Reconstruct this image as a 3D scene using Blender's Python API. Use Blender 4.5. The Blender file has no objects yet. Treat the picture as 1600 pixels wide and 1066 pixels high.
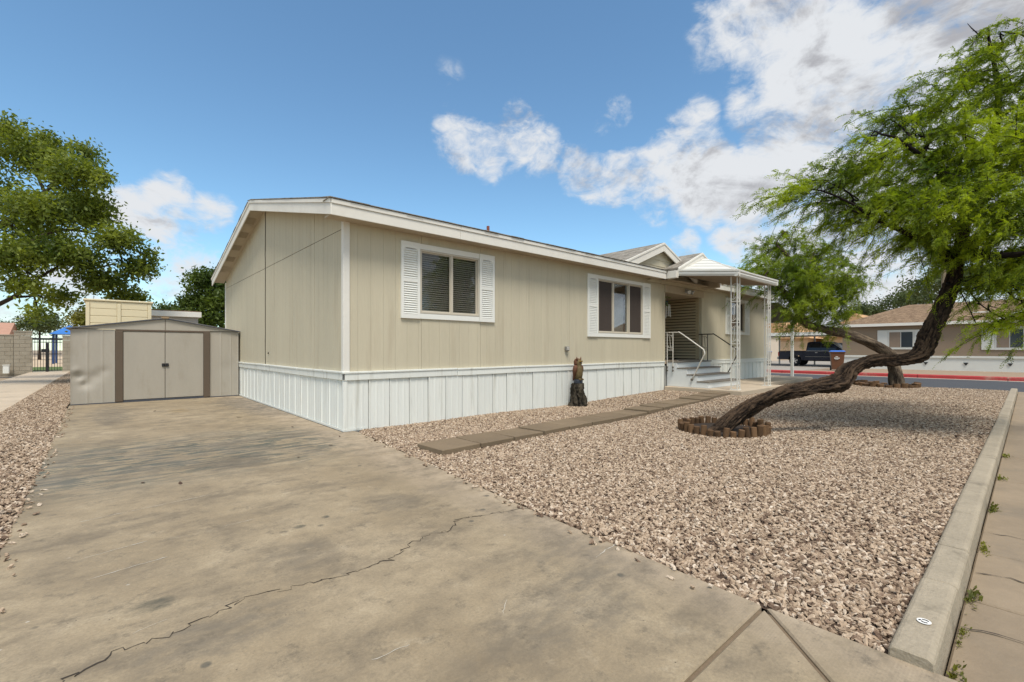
import bpy, bmesh, math, random
import numpy as np
from mathutils import Vector, Matrix, noise
random.seed(7); RNG = np.random.default_rng(7)
S = bpy.context.scene
COL = S.collection
rad = math.radians

# ---------------------------------------------------------------- camera
cam_d = bpy.data.cameras.new('camera'); cam = bpy.data.objects.new('camera', cam_d); COL.objects.link(cam)
CAMX, CAMY, CAMZ, YAW = -2.59, -6.62, 1.2, 48.5
cam.location = (CAMX, CAMY, CAMZ)
cam.rotation_euler = (rad(90), 0, rad(YAW - 90))
cam_d.sensor_width = 36; cam_d.lens = 715/1600*36
cam_d.shift_y = 13/1600
cam_d.clip_start = .05; cam_d.clip_end = 4000
S.camera = cam
S.render.engine = 'CYCLES'
S.view_settings.view_transform = 'Standard'; S.view_settings.look = 'None'
S.view_settings.gamma = 1; S.view_settings.use_curve_mapping = False
S.view_settings.exposure = 1.0

# ---------------------------------------------------------------- node helper
class NT:
    def __init__(s, nt): s.nt = nt; nt.nodes.clear()
    def n(s, t, **kw):
        nd = s.nt.nodes.new(t)
        for k, v in kw.items(): setattr(nd, k, v)
        return nd
    def put(s, sock, v):
        if v is None: return
        if isinstance(v, bpy.types.NodeSocket): s.nt.links.new(v, sock)
        else:
            if isinstance(v, (tuple, list)) and len(v) == 3 and sock.type == 'RGBA': v = (*v, 1)
            sock.default_value = v
    def m(s, op, a, b=None, c=None, clamp=False):
        nd = s.n('ShaderNodeMath', operation=op, use_clamp=clamp)
        for i, v in enumerate((a, b, c)): s.put(nd.inputs[i], v)
        return nd.outputs[0]
    def vm(s, op, a, b=None, out=0):
        nd = s.n('ShaderNodeVectorMath', operation=op)
        s.put(nd.inputs[0], a); s.put(nd.inputs[1], b)
        return nd.outputs[out]
    def noise(s, vec, scale, detail=4, rough=.55, dist=0):
        nd = s.n('ShaderNodeTexNoise'); s.put(nd.inputs['Vector'], vec)
        nd.inputs['Scale'].default_value = scale; nd.inputs['Detail'].default_value = detail
        nd.inputs['Roughness'].default_value = rough; nd.inputs['Distortion'].default_value = dist
        return nd.outputs[0]
    def sm(s, v, lo, hi, a=0., b=1.):
        nd = s.n('ShaderNodeMapRange', interpolation_type='SMOOTHSTEP')
        s.put(nd.inputs[0], v)
        for i, q in enumerate((lo, hi, a, b)): s.put(nd.inputs[i+1], q)
        return nd.outputs[0]
    def lin(s, v, lo, hi, a=0., b=1.):
        nd = s.n('ShaderNodeMapRange'); s.put(nd.inputs[0], v)
        for i, q in enumerate((lo, hi, a, b)): s.put(nd.inputs[i+1], q)
        return nd.outputs[0]
    def mix(s, fac, a, b, blend='MIX'):
        nd = s.n('ShaderNodeMix', data_type='RGBA', blend_type=blend)
        s.put(nd.inputs[0], fac); s.put(nd.inputs[6], a); s.put(nd.inputs[7], b)
        return nd.outputs[2]
    def ramp(s, v, stops):
        nd = s.n('ShaderNodeValToRGB'); s.put(nd.inputs[0], v)
        e = nd.color_ramp.elements
        while len(e) < len(stops): e.new(.5)
        for q, (p, c) in zip(e, stops): q.position = p; q.color = (*c, 1)
        return nd.outputs[0]
    def pos(s): return s.n('ShaderNodeNewGeometry').outputs['Position']
    def scale(s, v, sc): return s.vm('MULTIPLY', v, sc)

# ---------------------------------------------------------------- world: sky + clouds, sun
SUN_EL, SUN_AZ = 62, 212            # azimuth clockwise from +Y
w = bpy.data.worlds.new('World'); S.world = w; w.use_nodes = True
def build_world():
    t = NT(w.node_tree)
    sky = t.n('ShaderNodeTexSky', sky_type='NISHITA'); sky.sun_disc = False
    sky.sun_elevation = rad(SUN_EL); sky.sun_rotation = rad(SUN_AZ)
    sky.air_density = 1.0; sky.dust_density = 0.0; sky.ozone_density = 1.5
    d = t.n('ShaderNodeTexCoord').outputs['Generated']
    fy = rad(YAW)
    def direc(px, py):              # unit direction of a cloud from its image pixel coordinates
        a = math.atan((px-800)/715); el = math.atan((546-py)/math.hypot(715, px-800))
        az = fy - a
        return (math.cos(az)*math.cos(el), math.sin(az)*math.cos(el), math.sin(el))
    # (image pixel of the cloud, angular radius deg, weight)
    blobs = [((1520, 50), 16, 1.), ((1350, 95), 9.5, 1.), ((1420, 200), 12, 1.), ((1270, 230), 6.5, .9), ((1170, 290), 4.2, .85), ((1290, 5), 8, .95), ((1225, 60), 4.5, .75),
             ((1100, 285), 4.6, .80), ((1030, 270), 3.9, .80), ((965, 272), 3.7, .84), ((905, 256), 3.5, .90), ((850, 238), 3.4, .74), ((800, 212), 3.6, .70), ((735, 228), 3.8, .70), ((1190, 165), 3.6, .62),
             ((1070, 212), 3.0, .58), ((1010, 318), 2.6, .55), ((1400, 420), 14, .9), ((1170, 368), 3.6, .6), ((1590, 330), 14, .9), ((1240, 310), 4.0, .75),
             ((955, 168), 1.9, .40), ((705, 125), 2.2, .24), ((935, 266), 3.4, .92), ((1230, 25), 6.0, .85), ((1065, 388), 2.2, .5), ((1120, 92), 2.6, .36), ((1110, 66), 2.0, .34),
             ((245, 305), 3.4, .78), ((225, 340), 4.2, .8), ((340, 340), 2.6, .7), ((295, 350), 2.8, .68), ((280, 395), 4.4, .55), ((40, 480), 8, .7), ((220, 450), 7, .62)]
    wn = t.noise(t.vm('MULTIPLY', d, (1, 1, 1.6)), 3.0, 3, .5)
    # domain warp so the outlines billow
    wv = t.n('ShaderNodeTexNoise'); t.put(wv.inputs['Vector'], d); wv.inputs['Scale'].default_value = 7; wv.inputs['Detail'].default_value = 3
    warp = t.vm('MULTIPLY', t.vm('SUBTRACT', wv.outputs[1], (.5, .5, .5)), (.12, .12, .12))
    dw = t.vm('NORMALIZE', t.vm('ADD', d, warp))
    mask = None
    for c, r, wt in blobs:
        dp = t.vm('DOT_PRODUCT', dw, direc(*c), out=1)
        f = t.sm(dp, math.cos(rad(r*1.35)), math.cos(rad(r*.25)), 0., wt)
        mask = f if mask is None else t.m('MAXIMUM', mask, f)
    # scattered cloud over the rest of the sky
    low = t.noise(t.vm('MULTIPLY', d, (1, 1, 1.8)), 1.7, 2, .5)
    away = t.sm(t.vm('DOT_PRODUCT', d, (math.cos(fy), math.sin(fy), .0), out=1), .42, .62, 1., 0.)
    rest = t.m('MULTIPLY', t.sm(low, .36, .56), away)
    mask = t.m('MAXIMUM', mask, rest)
    def dens(vec):
        q = t.vm('MULTIPLY', vec, (1, 1, 1.7))
        return t.noise(q, 6.0, 10, .6, .45)
    n0 = dens(d)
    n1 = dens(t.vm('ADD', d, (.030, -.012, .045)))
    den = t.m('ADD', t.m('MULTIPLY', mask, .85), t.m('MULTIPLY', t.m('SUBTRACT', n0, .5), 1.7))
    den = t.m('ADD', den, t.m('MULTIPLY', t.m('SUBTRACT', t.noise(t.vm('MULTIPLY', d, (1, 1, 1.5)), 28, 6, .65, .6), .5), .75))
    alpha = t.sm(den, .22, .80)
    alpha = t.m('MULTIPLY', alpha, t.sm(mask, .02, .35))
    rim = t.m('MULTIPLY', t.m('SUBTRACT', n0, n1), 2.6)
    thick = t.sm(den, .55, 1.15)
    shade = t.m('ADD', t.m('SUBTRACT', 1.02, t.m('MULTIPLY', thick, .36)), rim)
    shade = t.m('MINIMUM', t.m('MAXIMUM', shade, .42), 1.12)
    ccol = t.mix(t.sm(shade, .45, 1.0), (.52, .525, .56), (.93, .96, 1.0))
    b1 = t.n('ShaderNodeBackground'); t.put(b1.inputs[0], t.mix(1., sky.outputs[0], (.90, 1.12, 1.13), 'MULTIPLY')); b1.inputs[1].default_value = .081
    b2 = t.n('ShaderNodeBackground'); t.put(b2.inputs[0], ccol); b2.inputs[1].default_value = .42
    mx = t.n('ShaderNodeMixShader'); t.put(mx.inputs[0], alpha)
    t.nt.links.new(b1.outputs[0], mx.inputs[1]); t.nt.links.new(b2.outputs[0], mx.inputs[2])
    o = t.n('ShaderNodeOutputWorld'); t.nt.links.new(mx.outputs[0], o.inputs[0])
build_world()
sd = bpy.data.lights.new('sun', 'SUN'); sd.energy = 2.0; sd.angle = rad(20); sd.color = (1, .94, .85)
sun = bpy.data.objects.new('sun', sd); COL.objects.link(sun)
sdir = Vector((math.sin(rad(SUN_AZ))*math.cos(rad(SUN_EL)), math.cos(rad(SUN_AZ))*math.cos(rad(SUN_EL)), math.sin(rad(SUN_EL))))
sun.rotation_euler = sdir.to_track_quat('Z', 'Y').to_euler(); sun.location = (10, -10, 30)

# ---------------------------------------------------------------- materials
MATS = {}
def mat(name, col, rough=.8, var=.12, vscale=2.5, fine=.08, bump=0., bscale=60, stretch=(1, 1, 1), dirt=0., dcol=(.12, .1, .08), dscale=1.2, metal=0., spec=.35, rnd=.0):
    if name in MATS: return MATS[name]
    m = bpy.data.materials.new(name); m.use_nodes = True; t = NT(m.node_tree); MATS[name] = m
    p = t.scale(t.pos(), stretch)
    a = t.noise(p, vscale, 5, .6); b = t.noise(p, vscale*14, 3, .6)
    f = t.m('ADD', t.m('MULTIPLY', t.m('SUBTRACT', a, .5), var*3), t.m('MULTIPLY', t.m('SUBTRACT', b, .5), fine*3))
    if rnd:
        r = t.n('ShaderNodeObjectInfo').outputs['Random']
        f = t.m('ADD', f, t.m('MULTIPLY', t.m('SUBTRACT', r, .5), rnd*2))
    k = t.m('ADD', f, 1.)
    cc = t.mix(1., col, _grey(t, k), 'MULTIPLY')
    if dirt:
        dm = t.sm(t.noise(p, dscale, 6, .65), .52, .72, 0., dirt)
        cc = t.mix(dm, cc, dcol)
    bs = t.n('ShaderNodeBsdfPrincipled'); t.put(bs.inputs['Base Color'], cc)
    bs.inputs['Roughness'].default_value = rough; bs.inputs['Metallic'].default_value = metal
    bs.inputs['Specular IOR Level'].default_value = spec
    if bump:
        bn = t.n('ShaderNodeBump'); bn.inputs['Strength'].default_value = bump; bn.inputs['Distance'].default_value = .01
        t.put(bn.inputs['Height'], t.noise(p, bscale, 4, .6)); t.nt.links.new(bn.outputs[0], bs.inputs['Normal'])
    o = t.n('ShaderNodeOutputMaterial'); t.nt.links.new(bs.outputs[0], o.inputs[0])
    return m
def _grey(t, v):
    c = t.n('ShaderNodeCombineColor')
    for i in range(3): t.put(c.inputs[i], v)
    return c.outputs[0]

def glass_mat():
    m = bpy.data.materials.new('window_glass'); m.use_nodes = True; t = NT(m.node_tree)
    tr = t.n('ShaderNodeBsdfTransparent'); tr.inputs[0].default_value = (.90, .90, .88, 1)
    gl = t.n('ShaderNodeBsdfGlossy'); gl.inputs['Roughness'].default_value = .015; gl.inputs[0].default_value = (.9, .95, 1, 1)
    fr = t.n('ShaderNodeFresnel'); fr.inputs[0].default_value = 1.55
    k = t.m('MULTIPLY', fr.outputs[0], .55, clamp=True)
    mx = t.n('ShaderNodeMixShader'); t.put(mx.inputs[0], k)
    t.nt.links.new(tr.outputs[0], mx.inputs[1]); t.nt.links.new(gl.outputs[0], mx.inputs[2])
    o = t.n('ShaderNodeOutputMaterial'); t.nt.links.new(mx.outputs[0], o.inputs[0])
    return m
GLASS = glass_mat()

def leaf_mat(name, c1, c2, trans=.35, scale=1.3):
    m = bpy.data.materials.new(name); m.use_nodes = True; t = NT(m.node_tree)
    p = t.pos()
    a = t.noise(p, scale, 3, .6); b = t.noise(p, 23, 2, .6)
    f = t.m('ADD', t.m('MULTIPLY', a, .9), t.m('MULTIPLY', b, .6))
    cc = t.mix(t.sm(f, .5, 1.0), c1, c2)
    df = t.n('ShaderNodeBsdfPrincipled'); t.put(df.inputs['Base Color'], cc); df.inputs['Roughness'].default_value = .55; df.inputs['Specular IOR Level'].default_value = .3
    tl = t.n('ShaderNodeBsdfTranslucent'); t.put(tl.inputs[0], t.mix(1., cc, (1.5, 1.5, .7), 'MULTIPLY'))
    mx = t.n('ShaderNodeMixShader'); mx.inputs[0].default_value = trans
    t.nt.links.new(df.outputs[0], mx.inputs[1]); t.nt.links.new(tl.outputs[0], mx.inputs[2])
    o = t.n('ShaderNodeOutputMaterial'); t.nt.links.new(mx.outputs[0], o.inputs[0])
    return m

def driveway_mat():
    m = bpy.data.materials.new('driveway_concrete'); m.use_nodes = True; t = NT(m.node_tree)
    p = t.pos(); sx = t.n('ShaderNodeSeparateXYZ'); t.put(sx.inputs[0], p); X, Y = sx.outputs[0], sx.outputs[1]
    big = t.noise(p, .8, 8, .68); mid = t.noise(p, 4.5, 8, .72); fine = t.noise(p, 75, 5, .75); grain = t.noise(p, 240, 3, .8)
    c = t.ramp(big, [(.30, (.225, .172, .106)), (.45, (.325, .256, .163)), (.58, (.39, .314, .207)), (.75, (.46, .378, .262))])
    c = t.mix(t.sm(mid, .34, .60, .68, 0.), c, (.25, .20, .132))
    c = t.mix(t.sm(mid, .56, .74, 0., .55), c, (.50, .425, .305))
    c = t.mix(t.lin(fine, .32, .62, .55, 0.), c, (.18, .142, .092))
    c = t.mix(t.sm(grain, .60, .74, 0., .5), c, (.58, .50, .38))
    pit = t.n('ShaderNodeTexVoronoi'); t.put(pit.inputs['Vector'], p); pit.inputs['Scale'].default_value = 26
    c = t.mix(t.m('MULTIPLY', t.sm(pit.outputs['Distance'], .06, .12, 1., 0.), t.sm(mid, .5, .6)), c, (.09, .07, .05))
    # worn, paler strip along the gravel edge
    edge = t.m('MULTIPLY', t.sm(X, -.75, -.2), t.sm(mid, .25, .6))
    c = t.mix(t.m('MULTIPLY', edge, .6), c, (.42, .335, .245))
    # oil and rubber streaks across the middle of the drive
    st = t.noise(t.scale(p, (.9, 4.2, 1)), 2.6, 11, .78, .5)
    band = t.m('MULTIPLY', t.sm(Y, -2.0, -.6), t.sm(Y, .2, 1.7, 1., 0.))
    band = t.m('MULTIPLY', band, t.sm(X, .1, -.8))
    k = t.m('MULTIPLY', t.sm(st, .485, .54), band)
    c = t.mix(t.m('MULTIPLY', k, .85), c, (.05, .072, .066))
    k2 = t.m('MULTIPLY', t.sm(t.noise(p, 1.6, 6, .65), .42, .62), band)
    c = t.mix(t.m('MULTIPLY', k2, .6), c, (.15, .135, .11))
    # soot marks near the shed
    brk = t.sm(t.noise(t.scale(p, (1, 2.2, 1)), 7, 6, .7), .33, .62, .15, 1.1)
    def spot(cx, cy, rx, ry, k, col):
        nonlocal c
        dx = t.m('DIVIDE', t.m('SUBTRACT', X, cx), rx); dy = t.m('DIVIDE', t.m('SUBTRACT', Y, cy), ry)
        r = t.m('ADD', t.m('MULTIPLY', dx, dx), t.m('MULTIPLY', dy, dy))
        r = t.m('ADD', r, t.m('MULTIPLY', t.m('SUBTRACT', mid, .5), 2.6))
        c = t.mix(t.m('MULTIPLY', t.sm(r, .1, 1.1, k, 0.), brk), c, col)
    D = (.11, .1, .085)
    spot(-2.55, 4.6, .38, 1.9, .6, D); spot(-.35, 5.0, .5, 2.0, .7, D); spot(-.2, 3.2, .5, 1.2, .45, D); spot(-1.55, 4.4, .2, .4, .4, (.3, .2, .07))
    spot(-1.6, -1.0, .45, .35, .55, (.06, .06, .055)); spot(-.9, -3.3, .22, .3, .35, D); spot(-1.75, -3.85, .3, .25, .4, D); spot(-1.0, -5.2, .5, .3, .4, D)
    spot(-.55, -4.9, .3, .5, .35, D); spot(-2.45, -3.9, .12, .09, .7, (.05, .055, .045)); spot(-2.2, -4.35, .4, .2, .45, D)
    spot(-1.62, -3.35, .05, .04, .8, (.05, .055, .045)); spot(-1.5, -3.42, .03, .03, .7, (.06, .06, .05)); spot(-1.72, -3.38, .04, .035, .6, (.06, .06, .05)); spot(-1.42, -3.28, .03, .03, .7, (.06, .06, .05))
    # general mottling of grey dirt
    gd = t.sm(t.noise(t.scale(p, (1, 1.5, 1)), 1.7, 11, .76), .44, .70, 0., .85)
    c = t.mix(gd, c, (.15, .122, .086))
    g3 = t.sm(t.noise(p, 6.5, 9, .8), .52, .68, 0., .6)
    c = t.mix(g3, c, (.10, .085, .064))
    # scattered dark drips and pale paint flecks
    v = t.n('ShaderNodeTexVoronoi'); t.put(v.inputs['Vector'], p); v.inputs['Scale'].default_value = 3.2
    dr = t.m('MULTIPLY', t.sm(v.outputs['Distance'], .05, .085, 1., 0.), t.sm(t.noise(p, 1.7, 2, .5), .5, .56))
    c = t.mix(t.m('MULTIPLY', dr, .7), c, (.07, .07, .06))
    v2 = t.n('ShaderNodeTexVoronoi'); t.put(v2.inputs['Vector'], t.vm('ADD', t.scale(p, (1, 1.4, 1)), (7.3, 2.2, 0))); v2.inputs['Scale'].default_value = 5.5
    wd = t.m('MULTIPLY', t.sm(t.m('ADD', v2.outputs['Distance'], t.m('MULTIPLY', mid, .1)), .075, .11, 1., 0.), t.sm(t.noise(p, 2.3, 2, .5), .52, .6))
    c = t.mix(t.m('MULTIPLY', wd, .55), c, (.66, .62, .55))
    # tyre prints by the gravel edge
    br = t.n('ShaderNodeTexBrick'); t.put(br.inputs['Vector'], t.vm('ADD', t.scale(p, (14, 14, 1)), (0, 0, 0)))
    br.inputs['Scale'].default_value = 1.6; br.inputs['Mortar Size'].default_value = .06; br.inputs['Color1'].default_value = (1, 1, 1, 1); br.inputs['Color2'].default_value = (.8, .8, .8, 1); br.inputs['Mortar'].default_value = (0, 0, 0, 1)
    tr = t.m('MULTIPLY', t.m('MULTIPLY', t.sm(X, -.62, -.5), t.sm(X, -.36, -.26, 1., 0.)), t.sm(Y, -2.6, -3.6))
    tr = t.m('MULTIPLY', tr, t.sm(mid, .3, .6))
    c = t.mix(t.m('MULTIPLY', tr, t.lin(br.outputs[0], 0, 1, .10, .22)), c, (.12, .105, .085))
    bs = t.n('ShaderNodeBsdfPrincipled'); t.put(bs.inputs['Base Color'], c); t.put(bs.inputs['Roughness'], t.lin(big, .3, .7, .62, .85)); bs.inputs['Specular IOR Level'].default_value = .3
    bn = t.n('ShaderNodeBump'); bn.inputs['Strength'].default_value = .35; bn.inputs['Distance'].default_value = .006
    t.put(bn.inputs['Height'], t.m('ADD', t.m('MULTIPLY', mid, .8), t.m('MULTIPLY', fine, .5))); t.nt.links.new(bn.outputs[0], bs.inputs['Normal'])
    o = t.n('ShaderNodeOutputMaterial'); t.nt.links.new(bs.outputs[0], o.inputs[0])
    return m

def shingle_mat(name, c1, c2, sc=4.):
    m = bpy.data.materials.new(name); m.use_nodes = True; t = NT(m.node_tree)
    p = t.pos()
    br = t.n('ShaderNodeTexBrick'); t.put(br.inputs['Vector'], t.scale(p, (1, 1, 0)) if False else p)
    n1 = t.noise(p, 5, 4, .7); n2 = t.noise(p, 70, 2, .7); n3 = t.noise(t.scale(p, (2.5, 2.5, 9)), 1.4, 2, .6)
    f = t.m('ADD', t.m('MULTIPLY', n1, .5), t.m('ADD', t.m('MULTIPLY', n2, .5), t.m('MULTIPLY', n3, .35)))
    c = t.mix(t.sm(f, .5, .85), c1, c2)
    bs = t.n('ShaderNodeBsdfPrincipled'); t.put(bs.inputs['Base Color'], c); bs.inputs['Roughness'].default_value = .95; bs.inputs['Specular IOR Level'].default_value = .15
    bn = t.n('ShaderNodeBump'); bn.inputs['Strength'].default_value = .6; bn.inputs['Distance'].default_value = .02
    t.put(bn.inputs['Height'], t.m('ADD', n2, n3)); t.nt.links.new(bn.outputs[0], bs.inputs['Normal'])
    o = t.n('ShaderNodeOutputMaterial'); t.nt.links.new(bs.outputs[0], o.inputs[0])
    return m

def stone_mat():
    m = bpy.data.materials.new('crushed_stone'); m.use_nodes = True; t = NT(m.node_tree)
    r = t.n('ShaderNodeObjectInfo').outputs['Random']
    c = t.ramp(r, [(0, (.11, .07, .047)), (.14, (.22, .152, .105)), (.34, (.335, .248, .170)), (.58, (.425, .322, .225)), (.82, (.485, .382, .278)), (1, (.59, .495, .39))])
    n = t.noise(t.pos(), 55, 4, .65)
    c = t.mix(1., c, _grey(t, t.lin(n, .3, .7, .78, 1.2)), 'MULTIPLY')
    bs = t.n('ShaderNodeBsdfPrincipled'); t.put(bs.inputs['Base Color'], c); bs.inputs['Roughness'].default_value = .85; bs.inputs['Specular IOR Level'].default_value = .25
    o = t.n('ShaderNodeOutputMaterial'); t.nt.links.new(bs.outputs[0], o.inputs[0])
    return m

def bark_mat(name, c1, c2):
    m = bpy.data.materials.new(name); m.use_nodes = True; t = NT(m.node_tree)
    at = t.n('ShaderNodeAttribute', attribute_name='bark').outputs['Fac']
    n = t.noise(t.pos(), 30, 5, .7)
    f = t.m('ADD', t.m('MULTIPLY', at, .8), t.m('MULTIPLY', t.m('SUBTRACT', n, .5), .9))
    c = t.mix(t.sm(f, .1, .95), c1, c2)
    bs = t.n('ShaderNodeBsdfPrincipled'); t.put(bs.inputs['Base Color'], c); bs.inputs['Roughness'].default_value = .9; bs.inputs['Specular IOR Level'].default_value = .2
    bn = t.n('ShaderNodeBump'); bn.inputs['Strength'].default_value = 1.0; bn.inputs['Distance'].default_value = .02
    t.put(bn.inputs['Height'], n); t.nt.links.new(bn.outputs[0], bs.inputs['Normal'])
    o = t.n('ShaderNodeOutputMaterial'); t.nt.links.new(bs.outputs[0], o.inputs[0])
    return m

SIDING = mat('beige_siding_paint', (.53, .475, .35), .75, .07, .9, .05, .15, 120, (4, 4, .35), .40, (.40, .335, .235), 1.1)
TRIMW = mat('white_trim_paint', (.72, .69, .62), .6, .06, 1.3, .03, 0, 60, (1, 1, 1), .25, (.5, .45, .37), 1.1)
SKIRTW = mat('white_metal_skirting', (.73, .74, .69), .5, .07, 1.6, .04, 0, 60, (5, 5, .3), .7, (.47, .46, .40), 1.6, 0, .4, .03)
SHUTW = mat('white_shutter_plastic', (.76, .755, .70), .55, .04, 2, .02)
ROOFM = shingle_mat('grey_shingles', (.13, .115, .095), (.36, .33, .28))
ROOFB = shingle_mat('brown_shingles', (.11, .07, .045), (.31, .215, .135))
SOFFIT = mat('soffit_board', (.44, .37, .27), .8, .1, 1.5, .05, .2, 40, (1, 1, 1), .5, (.2, .15, .1), 1.6)
LAPM = mat('lap_siding_paint', (.46, .37, .24), .75, .08, 1.2, .04, .15, 60, (1, 1, 6))
ALU = mat('aged_aluminium_frame', (.52, .47, .38), .5, .06, 3, .03)
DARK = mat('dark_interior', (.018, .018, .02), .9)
BLINDM = mat('blind_slats', (.27, .25, .215), .6, .1, 4, .05)
SCREENM = mat('brown_solar_screen', (.055, .042, .035), .85, .12, 1.5, .12)
BLACKM = mat('black_iron', (.02, .02, .022), .5, .1)
DRIVE = driveway_mat()
WALKC = mat('walkway_concrete', (.47, .385, .285), .85, .12, 1.5, .08, .25, 80, (1, 1, 1), .35, (.22, .18, .13), 1.4)
KERBC = mat('kerb_concrete', (.33, .28, .205), .9, .18, 3.5, .14, .6, 60, (1, 1, 1), .75, (.17, .145, .105), 3.2, 0, .3, .04)
PAVE = mat('pavement_concrete', (.265, .205, .138), .85, .22, 1.1, .08, .3, 70, (1, 1, 1), .5, (.17, .145, .11), 1.6, 0, .3, .03)
PAVER = mat('paver_concrete', (.185, .138, .088), .85, .14, 2.2, .10, .4, 60, (1, 1, 1), .4, (.12, .09, .065), 2.5, 0, .3, .1)
SHEDM = mat('shed_taupe_steel', (.38, .345, .288), .5, .07, 1.5, .03, .08, 8, (2, 2, .6), .4, (.3, .26, .2), 2., 0, .45)
SHEDB = mat('shed_brown_trim', (.115, .085, .06), .55, .06)
STONE = stone_mat()
SOIL = mat('gravel_bed_soil', (.07, .045, .03), .95, .2, 6, .2, .5, 120)
BARK = bark_mat('mesquite_bark', (.012, .008, .006), (.105, .068, .042))
BARK2 = bark_mat('grey_brown_bark', (.05, .035, .025), (.20, .15, .10))
# ---------------------------------------------------------------- geometry helpers
WL = {}
class MB:
    def __init__(s): s.v = []; s.f = []
    def box(s, x0, x1, y0, y1, z0, z1):
        b = len(s.v)
        s.v += [(x0, y0, z0), (x1, y0, z0), (x1, y1, z0), (x0, y1, z0), (x0, y0, z1), (x1, y0, z1), (x1, y1, z1), (x0, y1, z1)]
        s.f += [tuple(b+i for i in q) for q in ((3, 2, 1, 0), (4, 5, 6, 7), (0, 1, 5, 4), (1, 2, 6, 5), (2, 3, 7, 6), (3, 0, 4, 7))]
        return s
    def hexa(s, p):                      # 8 corners: bottom ring then top ring
        b = len(s.v); s.v += [tuple(q) for q in p]
        s.f += [tuple(b+i for i in q) for q in ((3, 2, 1, 0), (4, 5, 6, 7), (0, 1, 5, 4), (1, 2, 6, 5), (2, 3, 7, 6), (3, 0, 4, 7))]
        return s
    def prism(s, poly, axis, a0, a1):    # poly: 2-D points in the other two axes (in x,y,z order)
        n = len(poly); b = len(s.v)
        for a in (a0, a1):
            for (u, w_) in poly:
                s.v.append((a, u, w_) if axis == 0 else (u, a, w_) if axis == 1 else (u, w_, a))
        s.f.append(tuple(range(b, b+n))); s.f.append(tuple(range(b+2*n-1, b+n-1, -1)))
        for i in range(n):
            j = (i+1) % n; s.f.append((b+i, b+j, b+n+j, b+n+i))
        return s
    def loft(s, A, B, cap=True):         # two rings of 3-D points
        n = len(A); b = len(s.v); s.v += [tuple(q) for q in A]+[tuple(q) for q in B]
        for i in range(n):
            j = (i+1) % n; s.f.append((b+i, b+j, b+n+j, b+n+i))
        if cap: s.f.append(tuple(range(b+n-1, b-1, -1))); s.f.append(tuple(range(b+n, b+2*n)))
        return s
    def tube(s, pts, r, n=8, caps=True):
        pts = [Vector(p) for p in pts]; k = len(pts); b = len(s.v)
        rs = r if isinstance(r, (list, tuple)) else [r]*k
        up = Vector((0, 0, 1)); prev = None
        for i, p in enumerate(pts):
            d = (pts[min(i+1, k-1)]-pts[max(i-1, 0)]).normalized()
            if prev is None:
                a = d.cross(up if abs(d.z) < .9 else Vector((1, 0, 0))).normalized()
            else:
                a = (prev-d*prev.dot(d)).normalized()
            prev = a; c = d.cross(a)
            for j in range(n):
                an = 2*math.pi*j/n; q = p+(a*math.cos(an)+c*math.sin(an))*rs[i]; s.v.append(tuple(q))
        for i in range(k-1):
            for j in range(n):
                j2 = (j+1) % n; s.f.append((b+i*n+j, b+i*n+j2, b+(i+1)*n+j2, b+(i+1)*n+j))
        if caps: s.f.append(tuple(range(b+n-1, b-1, -1))); s.f.append(tuple(b+(k-1)*n+j for j in range(n)))
        return s
    def lathe(s, prof, c=(0, 0, 0), n=16, sx=1, sy=1):
        b = len(s.v); k = len(prof)
        for (r, z) in prof:
            for j in range(n):
                a = 2*math.pi*j/n; s.v.append((c[0]+r*math.cos(a)*sx, c[1]+r*math.sin(a)*sy, c[2]+z))
        for i in range(k-1):
            for j in range(n):
                j2 = (j+1) % n; s.f.append((b+i*n+j, b+i*n+j2, b+(i+1)*n+j2, b+(i+1)*n+j))
        s.f.append(tuple(range(b+n-1, b-1, -1))); s.f.append(tuple(b+(k-1)*n+j for j in range(n)))
        return s
    def mesh(s, name, fix=True):
        me = bpy.data.meshes.new(name); me.from_pydata(s.v, [], s.f)
        if fix:
            bm = bmesh.new(); bm.from_mesh(me); bmesh.ops.recalc_face_normals(bm, faces=bm.faces); bm.to_mesh(me); bm.free()
        return me
    def build(s, name, material, parent=None, smooth=False, bevel=0., fix=True):
        me = s.mesh(name, fix); return place(name, me, material, parent, (0, 0, 0), smooth, bevel)
def place(name, me, material, parent=None, loc=(0, 0, 0), smooth=False, bevel=0., rot=None):
    o = bpy.data.objects.new(name, me); COL.objects.link(o)
    if material and not me.materials: me.materials.append(material)
    if smooth:
        for p in me.polygons: p.use_smooth = True
    L = Vector(loc); WL[o.name] = L.copy()
    if parent is not None:
        o.parent = parent; o.location = L-WL[parent.name]
    else: o.location = L
    if rot: o.rotation_euler = rot
    if bevel:
        b = o.modifiers.new('bevel', 'BEVEL'); b.width = bevel; b.segments = 1; b.limit_method = 'ANGLE'
    return o
def tag(o, label, cat, group=None):
    o['label'] = label; o['category'] = cat
    if group: o['group'] = group
    return o
def thing(name, label, cat, loc=(0, 0, 0), group=None):
    o = bpy.data.objects.new(name, None); COL.objects.link(o); o.location = loc; o.empty_display_size = .2
    WL[o.name] = Vector(loc); return tag(o, label, cat, group)
def structure(name, parent_empty_loc=None):
    o = bpy.data.objects.new(name, None); COL.objects.link(o); WL[o.name] = Vector((0, 0, 0)); o['kind'] = 'structure'; return o
def bez(p0, p1, p2, p3, n=10):
    out = []
    for i in range(n+1):
        t = i/n; out.append(tuple((1-t)**3*a+3*(1-t)**2*t*b+3*(1-t)*t*t*c+t**3*d for a, b, c, d in zip(p0, p1, p2, p3)))
    return out
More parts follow.
